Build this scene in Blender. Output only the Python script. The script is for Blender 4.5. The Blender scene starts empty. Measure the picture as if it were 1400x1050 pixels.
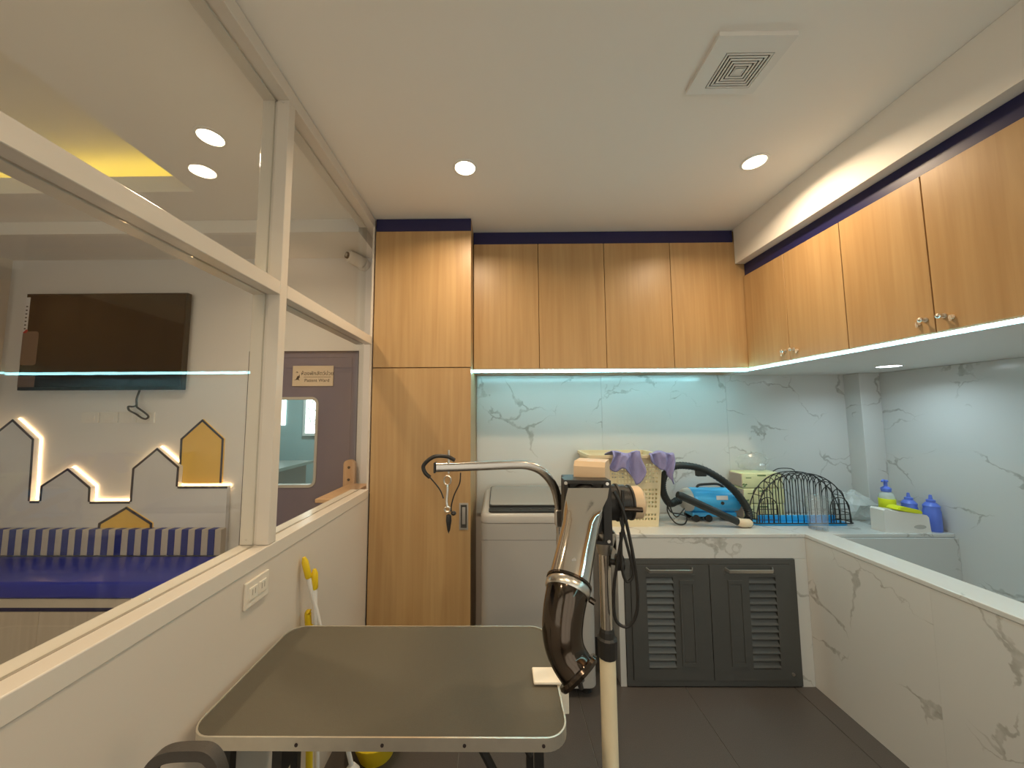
import bpy, bmesh, math, random
from mathutils import Vector, Matrix
random.seed(7)
SC = bpy.context.scene
COL = SC.collection
# ------------------------------------------------------------------ camera
F, PITCH, YAW, ROLL, CX, CY = 481.7, 0.08237, -0.00893, -0.00412, 679.4, 527.2
fw = Vector((math.sin(YAW)*math.cos(PITCH), math.cos(YAW)*math.cos(PITCH), math.sin(PITCH)))
rt = Vector((math.cos(YAW), -math.sin(YAW), 0)); up = rt.cross(fw)
rt2 = rt*math.cos(ROLL)+up*math.sin(ROLL); up2 = up*math.cos(ROLL)-rt*math.sin(ROLL)
cd = bpy.data.cameras.new('camera'); cam = bpy.data.objects.new('camera', cd); COL.objects.link(cam)
cd.sensor_width = 36; cd.lens = F*36/1400; cd.clip_start = .02
cd.shift_x = (700-CX)/1400; cd.shift_y = (CY-525)/1400
cam.matrix_world = Matrix(((rt2.x, up2.x, -fw.x, 0), (rt2.y, up2.y, -fw.y, 0), (rt2.z, up2.z, -fw.z, 1.5), (0, 0, 0, 1)))
SC.camera = cam
# ------------------------------------------------------------------ world, exposure
w = bpy.data.worlds.new('sky'); SC.world = w; w.use_nodes = True
w.node_tree.nodes['Background'].inputs[0].default_value = (1.0, .89, .75, 1)
w.node_tree.nodes['Background'].inputs[1].default_value = 1.15
vs = SC.view_settings
vs.view_transform = 'Standard'; vs.look = 'None'; vs.gamma = 1; vs.exposure = 0.24; vs.use_curve_mapping = False
LAMP_W = 7.5          # each ceiling downlight
WARM = (1.0, .75, .49)

# ------------------------------------------------------------------ materials
MATS = {}
def nt(name):
    m = bpy.data.materials.new(name); m.use_nodes = True
    t = m.node_tree; return m, t, t.nodes, t.links, t.nodes['Principled BSDF']
def mat(name, col, rough=.5, metal=0, bump=0, bscale=60, var=0, vscale=6, coat=0, trans=0, ior=1.45, emit=None, estr=0, stretch=(1,1,1), spec=.5):
    m, t, N, L, b = nt(name); MATS[name] = m
    b.inputs['Base Color'].default_value = (*col, 1); b.inputs['Roughness'].default_value = rough
    b.inputs['Metallic'].default_value = metal; b.inputs['Coat Weight'].default_value = coat
    b.inputs['Transmission Weight'].default_value = trans; b.inputs['IOR'].default_value = ior
    b.inputs['Specular IOR Level'].default_value = spec
    if emit: b.inputs['Emission Color'].default_value = (*emit, 1); b.inputs['Emission Strength'].default_value = estr
    tc = N.new('ShaderNodeTexCoord'); mp = N.new('ShaderNodeMapping'); mp.inputs['Scale'].default_value = stretch
    L.new(tc.outputs['Object'], mp.inputs[0])
    if var:
        n = N.new('ShaderNodeTexNoise'); n.inputs['Scale'].default_value = vscale; n.inputs['Detail'].default_value = 5
        L.new(mp.outputs[0], n.inputs['Vector'])
        r = N.new('ShaderNodeMapRange'); r.inputs[3].default_value = 1-var; r.inputs[4].default_value = 1+var
        L.new(n.outputs[0], r.inputs[0])
        x = N.new('ShaderNodeMix'); x.data_type = 'RGBA'; x.blend_type = 'MULTIPLY'; x.inputs[0].default_value = 1
        x.inputs[6].default_value = (*col, 1); L.new(r.outputs[0], x.inputs[7]); L.new(x.outputs[2], b.inputs['Base Color'])
    if bump:
        n = N.new('ShaderNodeTexNoise'); n.inputs['Scale'].default_value = bscale; n.inputs['Detail'].default_value = 3
        L.new(mp.outputs[0], n.inputs['Vector'])
        bp = N.new('ShaderNodeBump'); bp.inputs['Strength'].default_value = bump; bp.inputs['Distance'].default_value = .002
        L.new(n.outputs[0], bp.inputs['Height']); L.new(bp.outputs[0], b.inputs['Normal'])
    return m
def wood(name, c1, c2, rough=.38, sc=1.0):
    m, t, N, L, b = nt(name); MATS[name] = m
    tc = N.new('ShaderNodeTexCoord'); oi = N.new('ShaderNodeObjectInfo')
    ad = N.new('ShaderNodeVectorMath'); ad.operation = 'ADD'
    ml = N.new('ShaderNodeMath'); ml.operation = 'MULTIPLY'; ml.inputs[1].default_value = 9
    L.new(oi.outputs['Random'], ml.inputs[0]); L.new(tc.outputs['Object'], ad.inputs[0]); L.new(ml.outputs[0], ad.inputs[1])
    mp = N.new('ShaderNodeMapping'); mp.inputs['Scale'].default_value = (34*sc, 34*sc, 1.3*sc); L.new(ad.outputs[0], mp.inputs[0])
    n1 = N.new('ShaderNodeTexNoise'); n1.inputs['Scale'].default_value = 1.0; n1.inputs['Detail'].default_value = 6; n1.inputs['Distortion'].default_value = .6
    L.new(mp.outputs[0], n1.inputs['Vector'])
    mp2 = N.new('ShaderNodeMapping'); mp2.inputs['Scale'].default_value = (9*sc, 9*sc, .5*sc); L.new(ad.outputs[0], mp2.inputs[0])
    n2 = N.new('ShaderNodeTexNoise'); n2.inputs['Scale'].default_value = 1.0; n2.inputs['Detail'].default_value = 3; L.new(mp2.outputs[0], n2.inputs['Vector'])
    mx = N.new('ShaderNodeMath'); mx.operation = 'ADD'
    h1 = N.new('ShaderNodeMath'); h1.operation = 'MULTIPLY'; h1.inputs[1].default_value = .6; L.new(n1.outputs[0], h1.inputs[0])
    h2 = N.new('ShaderNodeMath'); h2.operation = 'MULTIPLY'; h2.inputs[1].default_value = .4; L.new(n2.outputs[0], h2.inputs[0])
    L.new(h1.outputs[0], mx.inputs[0]); L.new(h2.outputs[0], mx.inputs[1])
    cr = N.new('ShaderNodeValToRGB'); cr.color_ramp.elements[0].position = .33; cr.color_ramp.elements[1].position = .68
    cr.color_ramp.elements[0].color = (*c2, 1); cr.color_ramp.elements[1].color = (*c1, 1)
    L.new(mx.outputs[0], cr.inputs[0]); L.new(cr.outputs[0], b.inputs['Base Color']); b.inputs['Roughness'].default_value = rough
    return m
def marble(name, base, vein, rough=.16):
    m, t, N, L, b = nt(name); MATS[name] = m
    tc = N.new('ShaderNodeTexCoord'); oi = N.new('ShaderNodeObjectInfo')
    ad = N.new('ShaderNodeVectorMath'); ad.operation = 'ADD'
    ml = N.new('ShaderNodeMath'); ml.operation = 'MULTIPLY'; ml.inputs[1].default_value = 13
    L.new(oi.outputs['Random'], ml.inputs[0]); L.new(tc.outputs['Object'], ad.inputs[0]); L.new(ml.outputs[0], ad.inputs[1])
    nz = N.new('ShaderNodeTexNoise'); nz.inputs['Scale'].default_value = 4.5; nz.inputs['Detail'].default_value = 5
    L.new(ad.outputs[0], nz.inputs['Vector'])
    sc = N.new('ShaderNodeVectorMath'); sc.operation = 'SCALE'; sc.inputs['Scale'].default_value = .34; L.new(nz.outputs['Color'], sc.inputs[0])
    a2 = N.new('ShaderNodeVectorMath'); a2.operation = 'ADD'; L.new(ad.outputs[0], a2.inputs[0]); L.new(sc.outputs[0], a2.inputs[1])
    mp = N.new('ShaderNodeMapping'); mp.inputs['Rotation'].default_value = (.3, .6, .2); mp.inputs['Scale'].default_value = (1.7, 1.7, 2.6); L.new(a2.outputs[0], mp.inputs[0])
    vo = N.new('ShaderNodeTexVoronoi'); vo.feature = 'DISTANCE_TO_EDGE'; vo.inputs['Scale'].default_value = 1.25; L.new(mp.outputs[0], vo.inputs['Vector'])
    wn = N.new('ShaderNodeTexNoise'); wn.inputs['Scale'].default_value = 3.2; wn.inputs['Detail'].default_value = 2; L.new(ad.outputs[0], wn.inputs['Vector'])
    wr = N.new('ShaderNodeMapRange'); wr.inputs[1].default_value = .46; wr.inputs[2].default_value = .66; wr.inputs[3].default_value = .002; wr.inputs[4].default_value = .036
    L.new(wn.outputs[0], wr.inputs[0])
    dv = N.new('ShaderNodeMath'); dv.operation = 'DIVIDE'; L.new(vo.outputs['Distance'], dv.inputs[0]); L.new(wr.outputs[0], dv.inputs[1])
    mr = N.new('ShaderNodeMapRange'); mr.interpolation_type = 'SMOOTHSTEP'; mr.inputs[1].default_value = .35; mr.inputs[2].default_value = 1.0; mr.inputs[3].default_value = 1; mr.inputs[4].default_value = 0
    L.new(dv.outputs[0], mr.inputs[0])
    mk = N.new('ShaderNodeMapRange'); mk.inputs[1].default_value = .45; mk.inputs[2].default_value = .56; L.new(wn.outputs[0], mk.inputs[0])
    fn = N.new('ShaderNodeTexNoise'); fn.inputs['Scale'].default_value = 26; fn.inputs['Detail'].default_value = 4; L.new(ad.outputs[0], fn.inputs['Vector'])
    fr = N.new('ShaderNodeMapRange'); fr.inputs[1].default_value = .3; fr.inputs[2].default_value = .7; fr.inputs[3].default_value = .35; fr.inputs[4].default_value = 1; L.new(fn.outputs[0], fr.inputs[0])
    k1 = N.new('ShaderNodeMath'); k1.operation = 'MULTIPLY'; L.new(mr.outputs[0], k1.inputs[0]); L.new(mk.outputs[0], k1.inputs[1])
    k2 = N.new('ShaderNodeMath'); k2.operation = 'MULTIPLY'; L.new(k1.outputs[0], k2.inputs[0]); L.new(fr.outputs[0], k2.inputs[1])
    cl = N.new('ShaderNodeTexNoise'); cl.inputs['Scale'].default_value = 2.2; L.new(ad.outputs[0], cl.inputs['Vector'])
    c0 = N.new('ShaderNodeMix'); c0.data_type = 'RGBA'; c0.inputs[6].default_value = (*base, 1); c0.inputs[7].default_value = (*[v*.93 for v in base], 1); L.new(cl.outputs[0], c0.inputs[0])
    x = N.new('ShaderNodeMix'); x.data_type = 'RGBA'; L.new(k2.outputs[0], x.inputs[0]); L.new(c0.outputs[2], x.inputs[6]); x.inputs[7].default_value = (*vein, 1)
    L.new(x.outputs[2], b.inputs['Base Color']); b.inputs['Roughness'].default_value = rough
    return m
def film(name, tint=(1, 1, 1), glossfac=.9, rough=0.0, diffuse=0.0, dcol=(.8, .8, .8)):
    # clear sheet: transparent with a Fresnel reflection, optional milky share
    m = bpy.data.materials.new(name); m.use_nodes = True; MATS[name] = m
    N, L = m.node_tree.nodes, m.node_tree.links; N.clear()
    o = N.new('ShaderNodeOutputMaterial'); tr = N.new('ShaderNodeBsdfTransparent'); tr.inputs[0].default_value = (*tint, 1)
    g = N.new('ShaderNodeBsdfGlossy'); g.inputs['Roughness'].default_value = rough
    fr = N.new('ShaderNodeLayerWeight'); fr.inputs[0].default_value = .5
    p5 = N.new('ShaderNodeMath'); p5.operation = 'POWER'; p5.inputs[1].default_value = 5; L.new(fr.outputs['Facing'], p5.inputs[0])
    k = N.new('ShaderNodeMath'); k.operation = 'MULTIPLY_ADD'; k.inputs[1].default_value = .96*glossfac; k.inputs[2].default_value = .04*glossfac; L.new(p5.outputs[0], k.inputs[0])
    mx = N.new('ShaderNodeMixShader'); L.new(k.outputs[0], mx.inputs[0])
    if diffuse:
        d = N.new('ShaderNodeBsdfDiffuse'); d.inputs[0].default_value = (*dcol, 1)
        m2 = N.new('ShaderNodeMixShader'); m2.inputs[0].default_value = diffuse; L.new(tr.outputs[0], m2.inputs[1]); L.new(d.outputs[0], m2.inputs[2]); L.new(m2.outputs[0], mx.inputs[1])
    else: L.new(tr.outputs[0], mx.inputs[1])
    L.new(g.outputs[0], mx.inputs[2]); L.new(mx.outputs[0], o.inputs[0]); return m
def glow(name, col, s): return mat(name, col, .5, emit=col, estr=s)

mat('ceiling_paint', (.90, .87, .82), .75, bump=.06, bscale=90)
mat('wall_paint', (.68, .61, .53), .6, bump=.06, bscale=120)
mat('grey_wall', (.78, .77, .76), .55, bump=.05, bscale=120)
mat('frame_white', (.72, .66, .58), .22, bump=.02, bscale=200)
mat('navy', (.018, .018, .085), .38)
mat('navy_trim', (.05, .045, .07), .45)
mat('door_navy', (.17, .155, .225), .42, bump=.03, bscale=90)
wood('oak', (.55, .36, .17), (.43, .26, .11))
wood('pale_ash', (.60, .54, .46), (.50, .44, .36), .5)
wood('handle_wood', (.75, .50, .30), (.60, .36, .20))
marble('marble', (.63, .63, .61), (.36, .35, .32))
mat('floor_tile', (.085, .074, .067), .42, bump=.25, bscale=260, var=.35, vscale=240)
mat('groove_shade', (.42, .37, .30), .7)  # darker frame tone, paints the shade inside grooves and slots
mat('grout', (.22, .21, .2), .8)
mat('black_paint', (.075, .077, .075), .42, bump=.12, bscale=420, var=.25, vscale=400)
mat('rubber', (.11, .098, .07), .48, bump=.5, bscale=900, var=.3, vscale=700)
mat('aluminium', (.78, .74, .64), .3, metal=.85, var=.1, vscale=30)
mat('chrome', (.76, .72, .66), .09, metal=1)
mat('dark_chrome', (.10, .08, .065), .12, metal=1)
mat('arm_metal', (.50, .47, .43), .2, metal=1)
mat('steel', (.68, .65, .60), .28, metal=1)
mat('black_plastic', (.022, .021, .02), .4)
mat('grey_plastic', (.055, .048, .042), .55, bump=.3, bscale=500)
mat('cream_plastic', (.80, .68, .44), .4)
mat('cream_pole', (.78, .68, .48), .35, var=.06, vscale=9)
mat('tan_plastic', (.72, .54, .35), .45)
mat('white_plastic', (.82, .80, .76), .35)
mat('white_pad', (.85, .78, .66), .4)
mat('washer_grey', (.42, .405, .385), .32, bump=.02, bscale=200)
mat('washer_lid', (.27, .26, .245), .25)
mat('washer_light', (.50, .49, .46), .35)
mat('washer_glass', (.03, .03, .03), .5, spec=.25)
mat('blue_vinyl', (.03, .045, .42), .3, bump=.15, bscale=70)
mat('stripe_navy', (.03, .045, .25), .5, bump=.1, bscale=160)
mat('stripe_beige', (.58, .53, .46), .6, bump=.1, bscale=160)
mat('panel_white', (.72, .73, .76), .5)
mat('house_yellow', (.85, .55, .12), .5)
mat('tv_screen', (.012, .009, .007), .1, coat=.5)
mat('tv_bezel', (.01, .01, .01), .35)
mat('label_white', (.8, .8, .82), .6)
mat('label_pink', (.20, .13, .10), .5)
mat('ink', (.03, .02, .02), .6)
mat('red_ink', (.5, .02, .03), .6)
mat('sign_brass', (.78, .64, .48), .35, metal=.3)
mat('outlet_cream', (.78, .72, .62), .4)
mat('yellow_plastic', (.80, .58, .02), .4)
mat('lime_plastic', (.72, .78, .02), .45)
mat('purple_cloth', (.28, .27, .50), .95, bump=.8, bscale=300)
mat('vacuum_blue', (.06, .42, .82), .25, coat=.4)
mat('tray_blue', (.03, .38, .80), .4)
mat('bottle_blue', (.12, .20, .72), .35)
mat('tissue_green', (.70, .72, .42), .45, var=.12, vscale=14)
mat('tissue_brown', (.42, .34, .27), .6)
mat('print_green', (.12, .20, .08), .5)
mat('hose_black', (.02, .024, .024), .38)
mat('bristle', (.72, .58, .40), .9, bump=.8, bscale=500)
mat('teal_wall', (.38, .52, .52), .6)
mat('gap_shade', (.012, .01, .01), .7)  # near-black colour standing in for shade inside gaps and openings
mat('sticker_yellow', (.75, .58, .03), .5)
film('glass', (.97, .985, .98), 1.0)
film('door_glass', (.94, .97, .96), .8)
film('clear_plastic', (.97, .98, .98), 1.0, .08, .06)
film('milky_plastic', (.95, .96, .95), .9, .2, .45, (.8, .82, .8))
film('milky_bottle', (.95, .96, .95), .7, .15, .6, (.70, .76, .74))
glow('lamp_warm', (1.0, .86, .62), 8)
glow('lamp_cool', (.78, .92, 1.0), 14)
glow('led_cool', (.36, .88, 1.0), 22.0)
glow('led_warm', (1.0, .64, .32), 9)
glow('led_yellow', (1.0, .72, .10), 5)
glow('window_day', (.95, 1.0, 1.0), 2.2)

# ------------------------------------------------------------------ mesh helpers (all in world coordinates)
BASE = {}
def finish(name, bm, m, parent=None, base=None, smooth=False, label=None):
    if parent is not None: base = BASE[parent]
    elif base is None: base = Vector((0, 0, 0))
    base = Vector(base)
    bmesh.ops.translate(bm, verts=bm.verts, vec=-base)
    me = bpy.data.meshes.new(name); bm.to_mesh(me); bm.free()
    if m: me.materials.append(MATS[m])
    if smooth:
        for p in me.polygons: p.use_smooth = True
        try: me.set_sharp_from_angle(angle=math.radians(40))
        except Exception: pass
    o = bpy.data.objects.new(name, me); COL.objects.link(o); BASE[o] = base
    if parent is not None: o.parent = parent
    else: o.location = base
    if label: o['label'] = label
    return o
def tag(o, label, cat=None, group=None, kind=None):
    o['label'] = label
    if cat: o['category'] = cat
    if group: o['group'] = group
    if kind: o['kind'] = kind
    return o
def thing(name, loc, label, cat, group=None, kind=None):
    o = bpy.data.objects.new(name, None); COL.objects.link(o); o.location = loc; o.empty_display_size = .05
    BASE[o] = Vector(loc); return tag(o, label, cat, group, kind)
def B(): return bmesh.new()
def box(bm, x0, x1, y0, y1, z0, z1, bev=0, seg=2):
    r = bmesh.ops.create_cube(bm, size=1)
    vs_ = r['verts']
    for v in vs_: v.co = Vector(((x0+x1)/2+v.co.x*(x1-x0), (y0+y1)/2+v.co.y*(y1-y0), (z0+z1)/2+v.co.z*(z1-z0)))
    if bev:
        es = list({e for v in vs_ for e in v.link_edges})
        bmesh.ops.bevel(bm, geom=es, offset=bev, segments=seg, profile=.5, affect='EDGES')
    return bm
def bx(*a, **k): return box(B(), *a, **k)
def frame_of(d):
    d = d.normalized(); u = Vector((0, 0, 1)) if abs(d.z) < .9 else Vector((1, 0, 0))
    a = d.cross(u).normalized(); return a, d.cross(a).normalized()
def smoothpath(pts, sub=6, closed=False):
    P = [Vector(p) for p in pts]; n = len(P); out = []
    rng = range(n if closed else n-1)
    for i in rng:
        if closed: p0, p1, p2, p3 = P[(i-1) % n], P[i], P[(i+1) % n], P[(i+2) % n]
        else: p0, p1, p2, p3 = P[max(i-1, 0)], P[i], P[i+1], P[min(i+2, n-1)]
        for k in range(sub):
            t = k/sub
            out.append(.5*((2*p1)+(p2-p0)*t+(2*p0-5*p1+4*p2-p3)*t*t+(3*p1-p0-3*p2+p3)*t**3))
    if not closed: out.append(P[-1])
    return out
def tube(bm, pts, r, n=10, cap=True, closed=False, flat=None):
    P = [Vector(p) for p in pts]; m = len(P); R = r if isinstance(r, (list, tuple)) else [r]*m
    a = None; rings = []
    for i in range(m):
        if closed: d = P[(i+1) % m]-P[(i-1) % m]
        else: d = P[min(i+1, m-1)]-P[max(i-1, 0)]
        d.normalize()
        if a is None: a, b = frame_of(d)
        else:
            a = (a-d*a.dot(d)).normalized(); b = d.cross(a).normalized()
        rings.append([bm.verts.new(P[i]+(a*math.cos(2*math.pi*k/n)+b*math.sin(2*math.pi*k/n))*R[i]) for k in range(n)])
    for i in range(m if closed else m-1):
        A, C = rings[i], rings[(i+1) % m]
        for k in range(n): bm.faces.new((A[k], A[(k+1) % n], C[(k+1) % n], C[k]))
    if cap and not closed: bm.faces.new(rings[0][::-1]); bm.faces.new(rings[-1])
    bmesh.ops.recalc_face_normals(bm, faces=bm.faces); return bm
def strap(bm, pts, half_a, half_b, ref):
    # rectangular bar along a path; ref = direction of the half_a side
    P = [Vector(p) for p in pts]; m = len(P); rings = []; ref = Vector(ref)
    for i in range(m):
        d = (P[min(i+1, m-1)]-P[max(i-1, 0)]).normalized(); a = (ref-d*ref.dot(d)).normalized(); b = d.cross(a)
        rings.append([bm.verts.new(P[i]+a*sa*half_a+b*sb*half_b) for sa, sb in ((1, 1), (-1, 1), (-1, -1), (1, -1))])
    for i in range(m-1):
        for k in range(4): bm.faces.new((rings[i][k], rings[i][(k+1) % 4], rings[i+1][(k+1) % 4], rings[i+1][k]))
    bm.faces.new(rings[0][::-1]); bm.faces.new(rings[-1]); bmesh.ops.recalc_face_normals(bm, faces=bm.faces); return bm
def cyl(bm, p0, p1, r0, r1=None, n=20): return tube(bm, [p0, p1], [r0, r1 if r1 is not None else r0], n)
def lathe(bm, prof, c, n=24, axis='z'):
    # prof: (radius, height) pairs around a vertical (or given) axis through c
    c = Vector(c); rings = []
    for r, h in prof:
        ring = []
        for k in range(n):
            t = 2*math.pi*k/n; u, v = r*math.cos(t), r*math.sin(t)
            q = Vector((u, v, h)) if axis == 'z' else Vector((h, u, v)) if axis == 'x' else Vector((u, h, v))
            ring.append(bm.verts.new(c+q))
        rings.append(ring)
    for A, C in zip(rings, rings[1:]):
        for k in range(n): bm.faces.new((A[k], A[(k+1) % n], C[(k+1) % n], C[k]))
    if prof[0][0] > 1e-5: bm.faces.new(rings[0][::-1])
    if prof[-1][0] > 1e-5: bm.faces.new(rings[-1])
    bmesh.ops.remove_doubles(bm, verts=bm.verts, dist=1e-6)
    bmesh.ops.recalc_face_normals(bm, faces=bm.faces); return bm
def prism(bm, poly, axis, a, b):
    # poly in the plane normal to axis: 'y' -> (x,z), 'z' -> (x,y), 'x' -> (y,z)
    mk = {'y': lambda p, s: (p[0], s, p[1]), 'z': lambda p, s: (p[0], p[1], s), 'x': lambda p, s: (s, p[0], p[1])}[axis]
    A = [bm.verts.new(mk(p, a)) for p in poly]; C = [bm.verts.new(mk(p, b)) for p in poly]; n = len(poly)
    bm.faces.new(A); bm.faces.new(C[::-1])
    for i in range(n): bm.faces.new((A[i], C[i], C[(i+1) % n], A[(i+1) % n]))
    bmesh.ops.recalc_face_normals(bm, faces=bm.faces); return bm
def rrect(x0, x1, y0, y1, r, n=6):
    P = []
    for cx, cy, a0 in ((x1-r, y1-r, 0), (x0+r, y1-r, 90), (x0+r, y0+r, 180), (x1-r, y0+r, 270)):
        for k in range(n+1):
            t = math.radians(a0+90*k/n); P.append((cx+r*math.cos(t), cy+r*math.sin(t)))
    return P
def ringprism(bm, outer, inner, axis, a, b):
    mk = {'y': lambda p, s: (p[0], s, p[1]), 'z': lambda p, s: (p[0], p[1], s), 'x': lambda p, s: (s, p[0], p[1])}[axis]
    n = len(outer); V = [[bm.verts.new(mk(p, s)) for p in P] for P in (outer, inner) for s in (a, b)]
    oa, ob, ia, ib = V
    for i in range(n):
        j = (i+1) % n
        for q in ((oa[i], oa[j], ob[j], ob[i]), (ia[i], ib[i], ib[j], ia[j]), (oa[i], ia[i], ia[j], oa[j]), (ob[i], ob[j], ib[j], ib[i])): bm.faces.new(q)
    bmesh.ops.recalc_face_normals(bm, faces=bm.faces); return bm
def text(name, s, size, loc, m, parent, align='CENTER', rot=(math.pi/2, 0, 0), depth=.0006):
    c = bpy.data.curves.new(name, 'FONT'); c.body = s; c.size = size; c.align_x = align; c.align_y = 'CENTER'; c.extrude = depth
    t = bpy.data.objects.new(name, c); COL.objects.link(t); t.rotation_euler = rot
    dg = bpy.context.evaluated_depsgraph_get(); me = bpy.data.meshes.new_from_object(t.evaluated_get(dg))
    bpy.data.objects.remove(t)
    o = bpy.data.objects.new(name, me); me.materials.clear(); me.materials.append(MATS[m]); COL.objects.link(o)
    o.rotation_euler = rot; o.parent = parent; o.location = Vector(loc)-BASE[parent]; return o
def struct(name, bm, m, label, parent=None):
    o = finish(name, bm, m, parent); o['kind'] = 'structure'
    if parent is None: o['label'] = label
    return o

H = 2.7; XL = -.76; XR = 2.585; YW = 2.52; YL = 2.42; XF = -3.5; Y0 = -1.9; ZC = .817; YC = 2.084
# ------------------------------------------------------------------ room shell
fl = struct('floor', bx(XF-.1, XR+.1, Y0-.1, 4.6, -.08, -.004), 'grout', 'dark square tiled floor of the grooming room')
xs = [-.79, -.19, .41, 1.01, 1.61, 1.74]; ys = [Y0, -1.4, -.8, -.2, .4, 1.0, 1.6, 2.2, 2.52]
for i in range(len(xs)-1):
    for j in range(len(ys)-1):
        finish('floor_tile', bx(xs[i]+.0015, xs[i+1]-.0015, ys[j]+.0015, ys[j+1]-.0015, -.004, 0, bev=.0008, seg=1), 'floor_tile', fl)
finish('waiting_floor', bx(XF, XL-.1, Y0, 4.5, -.004, 0), 'pale_ash', fl)
struct('ceiling', bx(XL-.05, XR+.1, Y0, YW+.08, H, H+.08), 'ceiling_paint', 'beige painted ceiling above the grooming room')
# waiting-area ceiling with a recessed cove
c = B(); cx0, cx1, cy0, cy1 = -3.0, -1.635, -.6, 1.785
for a in ((XF-.1, cx0, Y0, YL+.1), (cx1, XL-.05, Y0, YL+.1), (cx0, cx1, Y0, cy0), (cx0, cx1, cy1, YL+.1)): box(c, *a, H, H+.09)
cl2 = struct('ceiling', c, 'ceiling_paint', 'ceiling over the waiting area with a yellow-lit recessed cove')
finish('cove_top', bx(cx0-.25, cx1+.25, cy0-.25, cy1+.25, H+.2, H+.26), 'ceiling_paint', cl2)
c = B()
for a in ((cx0-.27, cx0-.25, cy0-.27, cy1+.27), (cx1+.25, cx1+.27, cy0-.27, cy1+.27), (cx0-.25, cx1+.25, cy0-.27, cy0-.25), (cx0-.25, cx1+.25, cy1+.25, cy1+.27)): box(c, *a, H+.09, H+.24)
finish('cove_side', c, 'ceiling_paint', cl2)
st = thing('led_strip', (cx0, cy1+.1, H+.1), 'yellow light strip hidden in the ceiling cove above the waiting area', 'light strip')
finish('strip_light', bx(cx0, cx1, cy1+.08, cy1+.095, H+.092, H+.104), 'led_yellow', st)
finish('strip_light', bx(cx0, cx1, cy0-.095, cy0-.08, H+.092, H+.104), 'led_yellow', st)
struct('trim_1', bx(XF, XL-.1, 2.06, YL+.02, 2.618, H-.001), 'ceiling_paint', 'lowered ceiling bulkhead above the navy door and television')
# walls
wb = struct('wall_back', bx(-.79, XR+.1, YW, YW+.08, 0, H), 'wall_paint', 'rear wall of grooming room clad in veined white marble')
for x0, x1 in ((-.165, .72), (.72, 1.60), (1.60, 2.435)):
    finish('marble_panel', bx(x0+.0003, x1-.0003, YW-.012, YW-.0005, ZC+.002, 1.775, bev=.001, seg=1), 'marble', wb)
wr = struct('wall_right', bx(XR, XR+.1, Y0, YW+.08, 0, H), 'wall_paint', 'right wall above the bathing tub clad in veined white marble')
yy = [Y0, -.6, .3, 1.2, 2.505]
for a, b_ in zip(yy, yy[1:]):
    for z0, z1 in ((.42, 1.772),):
        finish('marble_panel', bx(XR-.012, XR-.0005, a+.0003, b_-.0003, z0+.0006, z1-.0006, bev=.001, seg=1), 'marble', wr)
struct('trim_2', bx(2.435, XR-.012, 2.40, YW-.001, ZC+.002, 1.772, bev=.002, seg=1), 'marble', 'narrow marble corner column rising behind the white dispenser')
struct('trim_3', bx(1.525, XR+.02, Y0, 2.222, 2.465, H-.001), 'ceiling_paint', 'wide painted ceiling beam above the right wall cabinets')
wl = struct('wall_left', bx(XL-.098, XL, Y0, 2.058, 0, 1.03), 'wall_paint', 'cream half-height partition wall with power outlet under the glazing')
sl = finish('sill', bx(XL-.1, XL+.003, Y0, 2.058, 1.029, 1.077, bev=.003), 'frame_white', wl)
struct('wall_side', bx(XL-.012, XL-.001, 2.061, YW, 0, H), 'wall_paint', 'short wall stub beside the tall wooden cabinet')
# waiting area back wall with door opening
DX0, DX1, DZ = -1.75, -.982, 1.948
c = B(); box(c, XF-.1, DX0, YL, YL+.08, 0, H); box(c, DX1, XL-.013, YL, YL+.08, 0, H); box(c, DX0, DX1, YL, YL+.08, DZ, H)
struct('wall_far', c, 'grey_wall', 'pale grey waiting area wall carrying the television')
struct('wall_side', bx(XF-.1, XF, Y0, YL, 0, H), 'wall_paint', 'far left side wall of the waiting area')
c = B(); box(c, XF-.1, XL-.1, Y0-.1, Y0, 0, .5); box(c, XF-.1, XL-.1, Y0-.1, Y0, 2.5, H); box(c, XF-.1, -3.2, Y0-.1, Y0, .5, 2.5); box(c, -1.1, XL-.1, Y0-.1, Y0, .5, 2.5)
struct('wall_front', c, 'wall_paint', 'waiting area wall opposite the television')
w5 = thing('added_window_5', (-2.15, Y0-.05, .5), 'unseen wide window opposite the television, added for daylight in the waiting area', None, kind='structure')  # unseen window, added to bring daylight into the waiting area
finish('window_frame', ringprism(B(), [(-3.2, .5), (-1.1, .5), (-1.1, 2.5), (-3.2, 2.5)], [(-3.16, .54), (-1.14, .54), (-1.14, 2.46), (-3.16, 2.46)], 'y', Y0-.08, Y0-.03), 'frame_white', w5)
finish('pane', bx(-3.16, -1.14, Y0-.058, Y0-.052, .54, 2.46), 'glass', w5)
# unseen shopfront window behind the camera, added as the daylight source
c = B(); box(c, XL-.1, XR+.1, Y0-.1, Y0, 0, .25); box(c, XL-.1, XR+.1, Y0-.1, Y0, 2.55, H); box(c, XL-.1, -.6, Y0-.1, Y0, .25, 2.55); box(c, 2.4, XR+.1, Y0-.1, Y0, .25, 2.55)
struct('wall_front', c, 'wall_paint', 'wall around the added shopfront window opposite the cabinets')
wn = thing('added_window_1', (.9, Y0-.05, .25), 'unseen wide shopfront window opposite the wall cabinets, added for daylight', 'window', kind='structure'); del wn['category']
c = B()
for x in (-.6, .38, 1.38, 2.36): box(c, x, x+.04, Y0-.08, Y0-.03, .25, 2.55)
box(c, -.6, 2.4, Y0-.08, Y0-.03, .25, .29); box(c, -.6, 2.4, Y0-.08, Y0-.03, 2.51, 2.55)
finish('window_frame', c, 'frame_white', wn)
for x in (-.56, .42, 1.42): finish('pane', bx(x, x+.95, Y0-.058, Y0-.052, .29, 2.51), 'glass', wn)

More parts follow.
